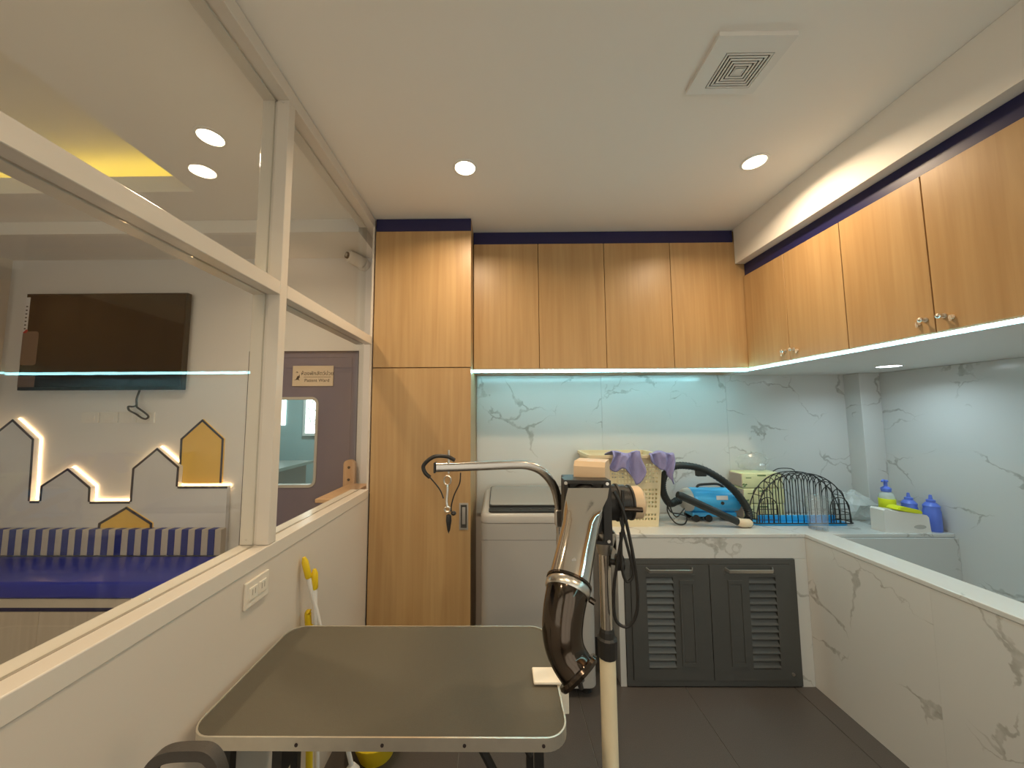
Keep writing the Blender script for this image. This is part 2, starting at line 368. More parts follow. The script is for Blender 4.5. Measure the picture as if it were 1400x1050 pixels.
# ------------------------------------------------------------------ glazed partition
pw = thing('window_2', (XL-.05, 1.0, 1.077), 'glazed partition in cream frames between grooming room and waiting area', None, kind='structure')
XA, XB = XL, XL-.096; GX = XL-.048
def member(y0, y1, z0, z1, name):
    c = B()
    if (y1-y0) > (z1-z0):   # horizontal
        box(c, GX+.005, XA, y0, y1, z0, z1, bev=.0015, seg=1); box(c, XB, GX-.005, y0, y1, z0, z1, bev=.0015, seg=1); box(c, GX-.006, GX+.006, y0, y1, z0+.006, z1-.006)
    else:
        box(c, GX+.005, XA, y0, y1, z0, z1, bev=.0015, seg=1); box(c, XB, GX-.005, y0, y1, z0, z1, bev=.0015, seg=1); box(c, GX-.006, GX+.006, y0+.006, y1-.006, z0, z1)
    return finish(name, c, 'frame_white', pw)
member(Y0, 2.058, 2.643, 2.698, 'top_rail')
member(Y0, 1.183, 1.918, 1.966, 'middle_rail'); member(1.222, 2.058, 1.918, 1.966, 'middle_rail')
pst = member(1.183, 1.222, 1.078, 2.643, 'post')
member(-.02, .02-.002, 1.078, 2.643, 'post') if False else None
for y0, y1 in ((Y0, -.42), (-.42, 1.183), (1.222, 2.056)):
    for z0, z1 in ((1.078, 1.918), (1.966, 2.643)):
        finish('pane', bx(GX-.003, GX+.003, y0+.001, y1-.001, z0+.001, z1-.001), 'glass', pw)
c = B()
for x in (XA-.022, XB+.022):
    for z in (2.632, 1.095): cyl(c, (x, 1.1835, z), (x, 1.1822, z), .003, n=8)
finish('screw', c, 'steel', pst)
c = B(); box(c, GX-.004, GX+.004, Y0, 1.18, 1.0772, 1.0785); box(c, GX-.004, GX+.004, 1.225, 2.056, 1.0772, 1.0785)
finish('groove_shade_strip', c, 'groove_shade', pw)  # flat strip on the sill, groove shade painted as colour
# outlet on half wall
ot = thing('power_outlet', (XL, 1.13, .965), 'cream double power outlet on the half wall', 'outlet')
finish('cover_plate', bx(XL, XL+.009, 1.078, 1.182, .927, 1.005, bev=.003), 'outlet_cream', ot)
for y in (1.108, 1.15):
    s = finish('socket', bx(XL+.007, XL+.012, y-.017, y+.017, .948, .985, bev=.002), 'outlet_cream', ot)
    for dy in (-.006, .006): finish('slot', bx(XL+.0115, XL+.0125, y+dy-.0012, y+dy+.0012, .962, .978), 'groove_shade', s)

# ------------------------------------------------------------------ lamps
def downlight(x, y, label, r=.047, z=H, m='lamp_warm', col=WARM, pw_=LAMP_W, blend=None):
    d = thing('ceiling_downlight', (x, y, z), label, 'downlight', 'round recessed downlights')
    c = B(); n = 28
    lathe(c, [(r+.012, 0), (r+.012, -.004), (r+.002, -.006), (r, -.002), (r, 0)], (x, y, z), n)
    finish('trim_ring', c, 'white_plastic', d, smooth=True)
    finish('lens', lathe(B(), [(r, -.0005), (r-.001, -.004), (.0, -.0065)], (x, y, z), n), m, d, smooth=True)
    l = bpy.data.lights.new('lamp_light', 'AREA'); l.shape = 'DISK'; l.size = r*2; l.energy = pw_; l.color = col; l.spread = math.radians(152)
    o = bpy.data.objects.new('lamp_light', l); COL.objects.link(o); o.parent = d; o.location = (0, 0, -.009)
    return d
downlight(-.165, 1.62, 'round warm downlight in ceiling in front of the tall cabinet')
downlight(1.22, 1.60, 'round warm downlight in ceiling beside the beam')
downlight(-.165, -.3, 'unseen round warm downlight added behind the camera on the partition side')  # unseen lamp behind the camera, added for ambient light
downlight(1.22, -.3, 'unseen round warm downlight added behind the camera on the tub side')  # second unseen lamp, added for ambient light on the tub side
downlight(-1.243, 1.415, 'round warm downlight in waiting area ceiling beside the yellow cove')
downlight(-1.243, -.3, 'unseen round warm downlight added in waiting area ceiling farther from the television')  # unseen lamp, added to brighten the waiting area
downlight(-2.3, 2.0-.02, 'round warm downlight in waiting area above the television wall') if False else None
# ceiling vent
vt = thing('ceiling_vent', (.82, 1.122, H), 'square white exhaust vent with concentric louvres in the ceiling', 'vent')
X0, X1, V0, V1 = .696, .944, 1.02, 1.224
sq = lambda a, b, c_, d_: [(a, c_), (b, c_), (b, d_), (a, d_)]
finish('vent_frame', ringprism(B(), sq(X0, X1, V0, V1), sq(.752, .911, 1.073, 1.2), 'z', H-.016, H-.0005), 'white_plastic', vt)
finish('shaft_shade', bx(.752, .911, 1.073, 1.2, H-.0115, H-.0105), 'gap_shade', vt)  # thin dark sheet behind the louvres paints the shade of the shaft
for k in range(6):
    t0 = k/7.0; t1 = t0+.072
    ic = (.8315, 1.1365)
    def shr(t): return sq(.752+(ic[0]-.752)*t, .911+(ic[0]-.911)*t, 1.073+(ic[1]-1.073)*t, 1.2+(ic[1]-1.2)*t)
    finish('louvre', ringprism(B(), shr(t0+.04), shr(t1+.04), 'z', H-.017, H-.0135), 'white_plastic', vt)
finish('vent_core', bx(.816, .847, 1.123, 1.149, H-.017, H-.006), 'white_plastic', vt)

# ------------------------------------------------------------------ tall cabinet
tc_ = thing('tall_cabinet', (-.46, 2.29, 0), 'tall oak laminate cabinet with navy top band beside the washing machine', 'cabinet')
TX0, TX1, TY = -.752, -.172, 2.06
finish('body', bx(TX0, TX1, TY+.02, YW-.002, 0, H-.003), 'oak', tc_)
finish('cornice', bx(TX0, TX1-.001, TY+.004, TY+.02, 2.62, H-.003), 'navy', tc_)
finish('door', bx(TX0, TX1, TY, TY+.019, 1.781, 2.617, bev=.001, seg=1), 'oak', tc_)
d = finish('door', bx(TX0, TX1, TY, TY+.019, .06, 1.775, bev=.001, seg=1), 'oak', tc_)
h = finish('flush_pull', ringprism(B(), sq(-.236, -.185, .85, .998), sq(-.228, -.193, .86, .988), 'y', TY-.003, TY+.001), 'steel', d)
finish('pull_recess', bx(-.228, -.193, TY-.0003, TY+.0003, .86, .988), 'grey_plastic', d)
finish('pull_lip', bx(-.22, -.201, TY-.002, TY, .88, .975, bev=.001), 'steel', d)
finish('plinth', bx(TX0, TX1, TY+.015, TY+.02, 0, .06), 'black_paint', tc_)
finish('shadow_gap', bx(-.7595, -.7525, TY+.01, TY+.02, 0, 1.05), 'gap_shade', tc_)

# ------------------------------------------------------------------ upper cabinets on the back wall
UY = 2.225
uc = thing('wall_cabinet', (.7, 2.37, 1.79), 'row of four oak wall cabinet doors above the marble counter', 'cabinet')
finish('body', bx(-.169, 1.595, UY+.02, YW-.013, 1.777, H-.003), 'oak', uc)
finish('cornice', bx(-.169, 1.523, UY+.008, UY+.02, 2.617, H-.003), 'navy', uc)
ex = [-.168, .252, .68, 1.108, 1.594]
for a, b_ in zip(ex, ex[1:]):
    z1 = 2.613
    finish('door', bx(a+.0018, b_-.0018, UY, UY+.019, 1.792, z1, bev=.001, seg=1), 'oak', uc)
ls = thing('led_strip', (.7, UY+.01, 1.777), 'thin cool white light strip under the back wall cabinets', 'light strip')
finish('channel', bx(-.168, 1.575, UY+.001, UY+.018, 1.783, 1.791), 'aluminium', ls)
finish('diffuser', bx(-.168, 1.57, UY+.002, UY+.017, 1.7685, 1.783), 'led_cool', ls)

# ------------------------------------------------------------------ right wall cabinets
RX = 1.57
rc = thing('wall_cabinet', (2.05, .2, 1.772), 'long run of oak wall cabinet doors over the bathing tub', 'cabinet')
finish('body', bx(RX+.02, XR-.001, Y0+.02, UY-.001, 1.79, 2.463), 'oak', rc)
finish('cornice', bx(RX+.012, RX+.02, Y0+.02, UY-.004, 2.384, 2.463), 'navy', rc)
finish('underside_panel', bx(RX+.02, XR-.001, Y0+.02, YW-.014, 1.7725, 1.789), 'white_plastic', rc)
edges = [2.222, 1.902, 1.58, 1.262, .94, .62, .30, -.02, -.34]
for i, (b_, a) in enumerate(zip(edges, edges[1:])):
    d = finish('door', bx(RX, RX+.019, a+.0016, b_-.0016, 1.79, 2.381, bev=.001, seg=1), 'oak', rc)
    ky = (a+.027) if i % 2 == 0 else (b_-.027)
    if i < 5:
        k = B(); cyl(k, (RX, ky, 1.842), (RX-.016, ky, 1.842), .0035, n=10)
        bmesh.ops.create_uvsphere(k, u_segments=12, v_segments=8, radius=.0085, matrix=Matrix.Translation((RX-.021, ky, 1.842)))
        kb = finish('knob', k, 'steel', d, smooth=True)
        finish('knob_rose', cyl(B(), (RX, ky, 1.842), (RX-.002, ky, 1.842), .009, n=14), 'steel', kb)
        k = B(); sgn = 1 if i % 2 == 0 else -1
        cyl(k, (RX, ky+sgn*.022, 1.832), (RX-.006, ky+sgn*.022, 1.832), .008, n=12)
        box(k, RX-.012, RX-.006, ky+sgn*.022-.0015, ky+sgn*.022+.0015, 1.818, 1.838)
        finish('lock', k, 'sign_brass', d)
rl = thing('led_strip', (RX, .2, 1.772), 'bright cool white light strip along the bottom edge of the tub cabinets', 'light strip')
finish('channel', bx(RX+.001, RX+.019, Y0+.03, UY-.002, 1.784, 1.7895), 'aluminium', rl)
finish('diffuser', bx(RX, RX+.0185, Y0+.03, UY-.003, 1.777, 1.784, bev=.002), 'led_cool', rl)
for x, y, lb in ((2.235, 2.03, 'cool white downlight under the cabinets near the marble column'), (2.1, .5, 'cool white downlight under the cabinets over the tub')):
    downlight(x, y, lb, r=.05, z=1.7722, m='lamp_cool', col=(.66, .90, 1.0), pw_=1.6)

# ------------------------------------------------------------------ marble counter and tub
mc = thing('marble_counter', (1.2, 2.3, 0), 'white marble counter holding the basket and black louvred cabinet', 'counter')
finish('top_slab', bx(.66, 2.572, YC-.002, YW-.013, ZC-.02, ZC, bev=.002, seg=1), 'marble', mc)
finish('front_panel', bx(.662, 1.7288, YC, YC+.018, .683, ZC-.021), 'marble', mc)
finish('side_panel', bx(.662, .694, YC, YW-.02, 0, .682), 'marble', mc)
finish('side_panel', bx(1.658, 1.7288, YC, YC+.04, 0, .682), 'marble', mc)
tb = thing('bathing_tub', (2.1, .4, 0), 'deep built-in pet bathing tub faced with veined marble', 'tub')
ty = [Y0+.02, -.9, -.3, .3, .9, 1.5, 2.0838]
for a, b_ in zip(ty, ty[1:]): finish('marble_panel', bx(1.729, 1.742, a+.0001, b_-.0001, 0, ZC-.02, bev=.0003, seg=1), 'marble', tb)
finish('core_wall', bx(1.743, 1.862, Y0+.02, 2.082, 0, ZC-.021), 'marble', tb)
finish('inner_panel', bx(1.863, 1.876, Y0+.02, 2.081, .40, ZC-.02), 'marble', tb)
finish('rim', bx(1.727, 1.878, Y0+.02, YC-.003, ZC-.019, ZC+.001, bev=.002, seg=1), 'marble', tb)
finish('tub_bottom', bx(1.877, 2.572, Y0+.02, 2.08, .38, .42), 'marble', tb)
finish('end_panel', bx(1.877, 2.572, 2.068, 2.082, .421, ZC-.021), 'marble', tb)
# black louvred cabinet
bc = thing('base_cabinet', (1.176, 2.3, 0), 'black louvred double-door cabinet set in the marble counter', 'cabinet')
finish('body', bx(.72, 1.635, YC+.03, 2.48, .012, .66), 'black_paint', bc)
c = B(); F0, F1, G0, G1 = .697, 1.656, .008, .68
ringprism(c, sq(F0, F1, G0, G1), sq(F0+.032, F1-.032, G0+.03, G1-.026), 'y', YC-.008, YC+.03)
finish('frame', c, 'black_paint', bc)
def louvre_door(x0, x1, flip):
    z0, z1 = .041, .652; y0, y1 = YC-.014, YC+.01
    lx0, lx1 = (x0+.085, x0+.235) if not flip else (x1-.235, x1-.085)
    px0, px1 = (x0+.268, x0+.352) if not flip else (x1-.352, x1-.268)
    lz0, lz1 = .10, .585
    c = B()
    xs_ = sorted([x0, lx0, lx1, x1]);
    box(c, x0, lx0, y0, y1, z0, z1); box(c, lx1, x1, y0, y1, z0, z1); box(c, lx0, lx1, y0, y1, z0, lz0); box(c, lx0, lx1, y0, y1, lz1, z1)
    d = finish('door', c, 'black_paint', bc)
    n = 13
    for i in range(n):
        za = lz0+(lz1-lz0)*i/n; zb = lz0+(lz1-lz0)*(i+1)/n
        finish('slat', prism(B(), [(y0-.001, za+.004), (y0-.001, za+.009), (y1-.004, zb+.002), (y1-.004, zb-.004)], 'x', lx0, lx1), 'black_paint', d)
    finish('panel_moulding', ringprism(B(), sq(px0, px1, .115, .57), sq(px0+.012, px1-.012, .135, .55), 'y', y0-.005, y0+.001), 'black_paint', d)
    finish('raised_panel', bx(px0+.013, px1-.013, y0-.003, y0+.001, .137, .548, bev=.001), 'black_paint', d)
    finish('head_moulding', bx(x0+.08, x1-.08, y0-.003, y0+.001, .594, .602), 'black_paint', d)
    hx0, hx1 = (x0+.085, x0+.345) if not flip else (x1-.365, x1-.1)
    finish('handle', strap(B(), [(hx0, y0, .633), (hx0+.012, y0-.022, .626), (hx1-.012, y0-.022, .626), (hx1, y0, .633)], .009, .0035, (0, -.3, 1)), 'steel', d)
louvre_door(.731, 1.168, False); louvre_door(1.172, 1.622, True)
finish('lock_button', cyl(B(), (1.60, YC-.014, .075), (1.60, YC-.018, .075), .009, n=14), 'steel', bc)

# ------------------------------------------------------------------ washing machine
wm = thing('washing_machine', (.2, 2.25, 0), 'grey top-loading washing machine beside the tall cabinet', 'washing machine')
WX0, WX1, WY = -.112, .512, 2.0
c = B(); P = rrect(WX0, WX1, WY, 2.49, .045, 5)
A = [c.verts.new((x, y, .05)) for x, y in P]; Bv = [c.verts.new((x, y, .90)) for x, y in P]
n = len(P); c.faces.new(A[::-1])
for i in range(n): c.faces.new((A[i], A[(i+1) % n], Bv[(i+1) % n], Bv[i]))
c.faces.new(Bv); bmesh.ops.recalc_face_normals(c, faces=c.faces)
finish('body', c, 'washer_grey', wm, smooth=True)
c = B(); rings = []
for z, ins in ((.903, 0), (.935, 0.0), (.948, .008), (.953, .022)):
    Q = rrect(WX0+ins, WX1-ins, WY+ins, 2.49-ins*.3, .045, 5)
    rings.append([c.verts.new((x, y, z+(y-WY)*.09*(z-.903)/.05)) for x, y in Q])
c.faces.new(rings[0][::-1])
for R1, R2 in zip(rings, rings[1:]):
    for i in range(n): c.faces.new((R1[i], R1[(i+1) % n], R2[(i+1) % n], R2[i]))
c.faces.new(rings[-1]); bmesh.ops.recalc_face_normals(c, faces=c.faces)
finish('top_cover', c, 'washer_grey', wm, smooth=True)
topz = lambda y: .953+(y-WY)*.09
def slab_on_top(name, x0, x1, y0, y1, r, lift, thick, m, bow=0):
    c = B(); Q = rrect(x0, x1, y0, y1, r, 5); L_ = []
    for s in (lift, lift+thick): L_.append([c.verts.new((x, y, topz(y)+s+bow*max(0, 1-((x-(x0+x1)/2)/((x1-x0)/2))**2)*((y-y0)/(y1-y0)))) for x, y in Q])
    k = len(Q); c.faces.new(L_[0][::-1]); c.faces.new(L_[1])
    for i in range(k): c.faces.new((L_[0][i], L_[0][(i+1) % k], L_[1][(i+1) % k], L_[1][i]))
    bmesh.ops.recalc_face_normals(c, faces=c.faces); return finish(name, c, m, wm)
cp = slab_on_top('control_panel', WX0+.045, WX1-.045, WY+.016, WY+.085, .018, .001, .006, 'washer_glass')
ld = slab_on_top('lid', WX0+.045, WX1-.045, WY+.087, 2.46, .02, .001, .014, 'washer_glass', .022)
slab_on_top('lid_frame', WX0+.05, WX1-.05, WY+.095, 2.45, .02, .0155, .002, 'washer_lid', .022)
for i in range(6):
    x = .06+i*.055; y = WY+.05
    finish('button', cyl(B(), (x, y, topz(y)+.006), (x, y, topz(y)+.009), .009, n=10), 'grey_plastic', cp)
for x in (WX0+.05, WX1-.05): finish('foot', cyl(B(), (x, WY+.06, 0), (x, WY+.06, .052), .028, .022), 'black_plastic', wm)
for x in (WX0+.05, WX1-.05): finish('foot', cyl(B(), (x, 2.43, 0), (x, 2.43, .052), .028, .022), 'black_plastic', wm)
finish('base_skirt', bx(WX0+.03, WX1-.03, WY+.025, 2.47, .03, .055), 'black_plastic', wm)
finish('seam_line', bx(WX0+.004, WX1-.004, WY-.0006, WY+.002, .812, .8145), 'grout', wm)
finish('sticker', bx(.462, .485, WY-.001, WY+.001, .665, .735), 'sticker_yellow', wm)
finish('sticker', bx(.455, .485, WY-.001, WY+.001, .62, .65), 'label_white', wm)

# ------------------------------------------------------------------ grooming table
gt = thing('grooming_table', (-.29, 1.08, 0), 'folding grooming table with black ribbed rubber top and aluminium edge', 'table')
GX0, GX1, GY0, GY1, GZ = -.733, .156, .866, 1.296, .762
finish('table_top', prism(B(), rrect(GX0+.004, GX1-.004, GY0+.004, GY1-.004, .052, 8), 'z', GZ-.024, GZ), 'rubber', gt)
e = finish('edge_band', ringprism(B(), rrect(GX0, GX1, GY0, GY1, .056, 8), rrect(GX0+.004, GX1-.004, GY0+.004, GY1-.004, .052, 8), 'z', GZ-.026, GZ+.003), 'aluminium', gt)
for x in (-.47, -.273, -.085, .095): finish('screw', cyl(B(), (x, GY0-.0015, GZ-.0125), (x, GY0+.002, GZ-.0125), .004, n=10), 'ink', e)
for sx in (-1, 1):
    xc = -.29+sx*.38
    for y in (.93, 1.235):
        finish('leg', bx(xc-.011, xc+.011, y-.011, y+.011, .02, GZ-.036), 'black_plastic', gt)
        finish('leg_foot', cyl(B(), (xc, y, 0), (xc, y, .022), .018, n=12), 'grey_plastic', gt)
    finish('cross_bar', bx(xc-.009, xc+.009, .942, 1.224, .2, .222), 'black_plastic', gt)
    finish('brace', tube(B(), [(xc, .95, .42), (xc-sx*.17, .95, GZ-.036)], .011, 8), 'black_plastic', gt)
    finish('brace', tube(B(), [(xc, 1.215, .42), (xc-sx*.17, 1.215, GZ-.036)], .011, 8), 'black_plastic', gt)
finish('leg_hanger', bx(-.545, -.522, .90, 1.26, GZ-.12, GZ-.036), 'black_plastic', gt)

# grooming arm clamped to the table
ga = thing('grooming_hanger', (.17, 1.06, .73), 'curved chrome grooming arm clamped to the table edge', 'grooming arm')
c = B(); box(c, .088, .168, 1.024, 1.084, GZ+.003, GZ+.011, bev=.003); box(c, .158, .184, 1.03, 1.078, GZ-.075, GZ+.003, bev=.002)
box(c, .11, .16, 1.03, 1.078, GZ-.078, GZ-.07)
cl_ = finish('clamp', c, 'white_pad', ga)
finish('clamp_screw', cyl(B(), (.13, 1.054, GZ-.15), (.13, 1.054, GZ-.07), .006, n=10), 'steel', ga)
arm = [(.178, 1.075, GZ-.05), (.178, 1.09, 1.0), (.180, 1.095, 1.16), (.176, 1.094, 1.225), (.160, 1.09, 1.285), (.126, 1.082, 1.328), (.083, 1.072, 1.348), (.03, 1.06, 1.352), (-.09, 1.03, 1.352), (-.182, 1.006, 1.353)]
def rbar(bm, pts, ha, hb, ref, n=16):
    P = [Vector(p) for p in pts]; m = len(P); rings = []; ref = Vector(ref)
    for i in range(m):
        d = (P[min(i+1, m-1)]-P[max(i-1, 0)]).normalized(); a = (ref-d*ref.dot(d)).normalized(); b = d.cross(a); ring = []
        for k in range(n):
            t = 2*math.pi*(k+.5)/n; ct, st_ = math.cos(t), math.sin(t)
            ring.append(bm.verts.new(P[i]+a*ha*math.copysign(abs(ct)**.45, ct)+b*hb*math.copysign(abs(st_)**.45, st_)))
        rings.append(ring)
    for A_, C_ in zip(rings, rings[1:]):
        for k in range(n): bm.faces.new((A_[k], A_[(k+1) % n], C_[(k+1) % n], C_[k]))
    bm.faces.new(rings[0][::-1]); bm.faces.new(rings[-1]); bmesh.ops.recalc_face_normals(bm, faces=bm.faces); return bm
finish('arm', rbar(B(), smoothpath(arm, 8), .0125, .0125, (0, 1, 0)), 'arm_metal', ga, smooth=True)
finish('end_cap', bx(-.186, -.181, .992, 1.019, 1.339, 1.367), 'black_plastic', ga)
finish('joint_sleeve', bx(.164, .196, 1.079, 1.11, 1.165, 1.215, bev=.003), 'steel', ga)
c = B(); cyl(c, (.184, 1.05, GZ+.0), (.215, 1.05, GZ+.0), .006, n=10)
for k in range(3):
    t = k*2.094+.4; tube(c, [(.215, 1.05, GZ), (.222, 1.05+.022*math.cos(t), GZ+.022*math.sin(t))], [.009, .007], 8)
finish('wing_knob', c, 'black_plastic', ga, smooth=True)
# noose hanging from the arm
ns = thing('grooming_noose', (-.15, 1.02, 1.34), 'black grooming loop with metal clip hanging from the chrome arm', 'noose')
finish('loop_tube', tube(B(), smoothpath([(-.128, 1.0, 1.373), (-.15, .995, 1.384), (-.185, .99, 1.384), (-.212, .988, 1.362), (-.209, .988, 1.342), (-.195, .99, 1.328)], 6), .0055, 8), 'black_plastic', ns, smooth=True)
finish('thin_cord', tube(B(), smoothpath([(-.195, .99, 1.328), (-.178, .992, 1.308), (-.166, .995, 1.29), (-.158, .995, 1.27)], 5), .002, 6), 'black_plastic', ns)
finish('thin_cord', tube(B(), smoothpath([(-.112, 1.005, 1.338), (-.114, 1.0, 1.31), (-.128, .995, 1.28), (-.136, .995, 1.25), (-.136, .995, 1.235)], 5), .002, 6), 'black_plastic', ns)
finish('eye_bolt', tube(B(), [(-.147, 1.014, 1.335), (-.147, 1.014, 1.40)], .003, 8), 'steel', ns)
finish('snap_ring', tube(B(), [(-.149+.010*math.cos(t*.6283), 1.005, 1.317+.013*math.sin(t*.6283)) for t in range(10)], .0023, 6, closed=True), 'steel', ns)
finish('swivel_clip', tube(B(), smoothpath([(-.149, 1.002, 1.306), (-.148, 1.0, 1.29), (-.15, .998, 1.262), (-.147, .996, 1.245)], 4), .0032, 8), 'steel', ns)
finish('clip_ring', tube(B(), [(-.147+.008*math.cos(t*.6283), .996, 1.24+.007*math.sin(t*.6283)) for t in range(10)], .0025, 6, closed=True), 'steel', ns)
finish('cord_lock', lathe(B(), [(0, -.04), (.004, -.03), (.008, -.005), (.007, .01), (0, .014)], (-.143, .995, 1.215), 12), 'black_plastic', ns, smooth=True)
finish('lock_ball', lathe(B(), [(0, -.007), (.006, -.004), (.008, 0), (.006, .004), (0, .007)], (-.13, .995, 1.23), 12), 'black_plastic', ns, smooth=True)

# ------------------------------------------------------------------ stand dryer
sd = thing('stand_dryer', (.292, 1.03, 0), 'chrome stand-mounted pet dryer with black elbow nozzle beside the table', 'dryer')
PXx, PYy = .292, 1.03
finish('hub', lathe(B(), [(.0, .05), (.04, .055), (.045, .09), (.03, .13), (.024, .14)], (PXx, PYy, 0), 20), 'black_plastic', sd, smooth=True)
for k in range(5):
    t = k*2*math.pi/5+.5; dx, dy = math.cos(t), math.sin(t); R_ = .26
    L_ = finish('base_leg', tube(B(), [(PXx+dx*.03, PYy+dy*.03, .085), (PXx+dx*R_, PYy+dy*R_, .062)], [.018, .013], 10), 'black_plastic', sd)
    finish('caster', lathe(B(), [(.0, -.012), (.024, -.012), (.024, .012), (0, .012)], (PXx+dx*R_, PYy+dy*R_, .024), 16, 'x'), 'grey_plastic', L_)
    finish('caster_stem', cyl(B(), (PXx+dx*R_, PYy+dy*R_, .04), (PXx+dx*R_, PYy+dy*R_, .068), .007, n=8), 'steel', L_)
finish('lower_pole', cyl(B(), (PXx, PYy, .12), (PXx, PYy, .855), .0215, n=24), 'cream_pole', sd, smooth=True)
finish('height_collar', lathe(B(), [(.0225, .835), (.026, .838), (.027, .885), (.022, .89), (.020, .905), (.0175, .912)], (PXx, PYy, 0), 12), 'black_plastic', sd)
finish('upper_pole', cyl(B(), (PXx, PYy, .84), (PXx, PYy, 1.165), .0165, n=24), 'chrome', sd, smooth=True)
finish('pole_head', lathe(B(), [(.0185, 1.11), (.022, 1.125), (.03, 1.15), (.03, 1.17), (.018, 1.18)], (PXx, PYy, 0), 20), 'steel', sd, smooth=True)
# bracket: black open rectangle
finish('bracket', ringprism(B(), [(.174, 1.155), (.305, 1.143), (.305, 1.317), (.176, 1.319)], [(.184, 1.165), (.282, 1.153), (.284, 1.307), (.186, 1.309)], 'y', .995, 1.045), 'black_plastic', sd)
c = B()
for x, z in ((.18, 1.311), (.294, 1.309), (.294, 1.155)): cyl(c, (x, .9955, z), (x, .991, z), .0045, n=10)
finish('bolt', c, 'steel', sd)
hb = prism(B(), [(.995, 1.29), (1.0, 1.362), (1.012, 1.376), (1.09, 1.376), (1.105, 1.36), (1.11, 1.29)], 'x', .205, .297)
bmesh.ops.rotate(hb, verts=hb.verts, cent=(.25, 1.05, 1.3), matrix=Matrix.Rotation(-.42, 3, 'Z')); bmesh.ops.translate(hb, verts=hb.verts, vec=(.034, .068, -.018)); finish('housing', hb, 'tan_plastic', sd)
finish('blower_box', bx(.19, .30, 1.01, 1.13, 1.165, 1.312, bev=.004), 'black_plastic', sd)
# outlet tube: rectangle mouth to round tube
c = B(); n = 24; rings = []
ax0, ax1 = Vector((.232, .968, 1.288)), Vector((.144, .80, 1.121))
dirv = (ax1-ax0).normalized(); sxv = Vector((1, 0, 0)); sxv = (sxv-dirv*sxv.dot(dirv)).normalized(); syv = dirv.cross(sxv).normalized()
for t, blend in ((0, 1), (.12, .95), (.22, .6), (.34, .15), (.42, 0), (.7, 0), (1, 0)):
    ctr = ax0.lerp(ax1, t); ring = []
    for k in range(n):
        a = 2*math.pi*k/n; cc, ss = math.cos(a), math.sin(a)
        circ = (cc*.0445, ss*.0445); m_ = max(abs(cc), abs(ss)); rect = (cc/m_*.054, ss/m_*.026)
        u = circ[0]*(1-blend)+rect[0]*blend; v = circ[1]*(1-blend)+rect[1]*blend
        sx_ = Vector((1, 0, 0)).lerp(sxv, t).normalized(); sy_ = dirv.cross(sx_).normalized()
        ring.append(c.verts.new(ctr+sx_*u+sy_*v))
    rings.append(ring)
for A_, C_ in zip(rings, rings[1:]):
    for k in range(n): c.faces.new((A_[k], A_[(k+1) % n], C_[(k+1) % n], C_[k]))
c.faces.new(rings[0]); c.faces.new(rings[-1]); bmesh.ops.recalc_face_normals(c, faces=c.faces)
finish('air_tube', c, 'chrome', sd, smooth=True)
finish('tube_throat', tube(B(), [Vector((.237, 1.03, 1.27)), Vector((.233, .985, 1.276)), ax0+dirv*.006], [.045, .03, .022], 12), 'black_plastic', sd)
finish('tube_ring', tube(B(), [ax1-dirv*.012, ax1-dirv*.008, ax1+dirv*.004, ax1+dirv*.008], [.046, .0485, .0485, .046], 28), 'steel', sd, smooth=True)
finish('ring_band', tube(B(), [ax1-dirv*.017, ax1-dirv*.012], .0495, 28), 'dark_chrome', sd)
el = smoothpath([ax1-dirv*.012, ax1+dirv*.006, (.132, .784, 1.085), (.127, .775, 1.052), (.130, .770, 1.024), (.139, .763, 1.003), (.154, .752, .985)], 5)
nz = finish('elbow_nozzle', tube(B(), el, [.0458-.008*i/(len(el)-1) for i in range(len(el))], 28), 'dark_chrome', sd, smooth=True)
ed = (el[-1]-el[-2]).normalized()
finish('nozzle_flange', tube(B(), [el[-1]-ed*.004, el[-1]+ed*.002, el[-1]+ed*.008], [.046, .048, .045], 28), 'dark_chrome', nz, smooth=True)
finish('nozzle_mouth', tube(B(), [el[-1]+ed*.008, el[-1]+ed*.0085], .037, 28), 'gap_shade', nz)
finish('tube_screw', lathe(B(), [(.005, 0), (.005, .003), (0, .005)], ax1-dirv*.045-syv*.0445 if syv.y > 0 else ax1-dirv*.045+syv*.0445, 10, 'y'), 'steel', sd)
finish('ring_screw', cyl(B(), ax1+sxv*.046+Vector((0, -.006, 0)), ax1+sxv*.057+Vector((0, -.006, -.003)), .006, n=10), 'dark_chrome', sd)
# motor
mo = finish('motor', lathe(B(), [(.036, .306), (.05, .309), (.05, .362), (.046, .364), (.046, .372), (.05, .374), (.05, .379)], (0, 1.06, 1.243), 28, 'x'), 'black_plastic', sd, smooth=True)
finish('motor_cap', lathe(B(), [(.046, .379), (.046, .405), (.04, .411), (0, .413)], (0, 1.06, 1.243), 28, 'x'), 'tan_plastic', mo, smooth=True)
finish('motor_strap', lathe(B(), [(.051, .335), (.053, .336), (.053, .342), (.051, .343)], (0, 1.06, 1.243), 28, 'x'), 'grey_plastic', mo, smooth=True)
finish('motor_lever', tube(B(), [(.335, 1.005, 1.238), (.392, 1.003, 1.236)], .007, 10), 'dark_chrome', mo, smooth=True)
finish('tilt_knob', lathe(B(), [(0, .0), (.012, .0), (.022, .004), (.022, .02), (.014, .024), (0, .024)], (.318, 1.02, 1.09), 14, 'x'), 'black_plastic', sd, smooth=True)
finish('tilt_bolt', cyl(B(), (.292, 1.03, 1.09), (.318, 1.02, 1.09), .008, n=10), 'black_plastic', sd)
finish('power_cord', tube(B(), smoothpath([(.31, .99, 1.29), (.332, .985, 1.24), (.35, .983, 1.15), (.363, .983, 1.05), (.36, .985, .975), (.335, .988, .938), (.305, .992, .955), (.303, .992, 1.03), (.318, .99, 1.12), (.332, .988, 1.2), (.338, 1.0, 1.29)], 6), .0045, 8), 'black_plastic', sd, smooth=True)
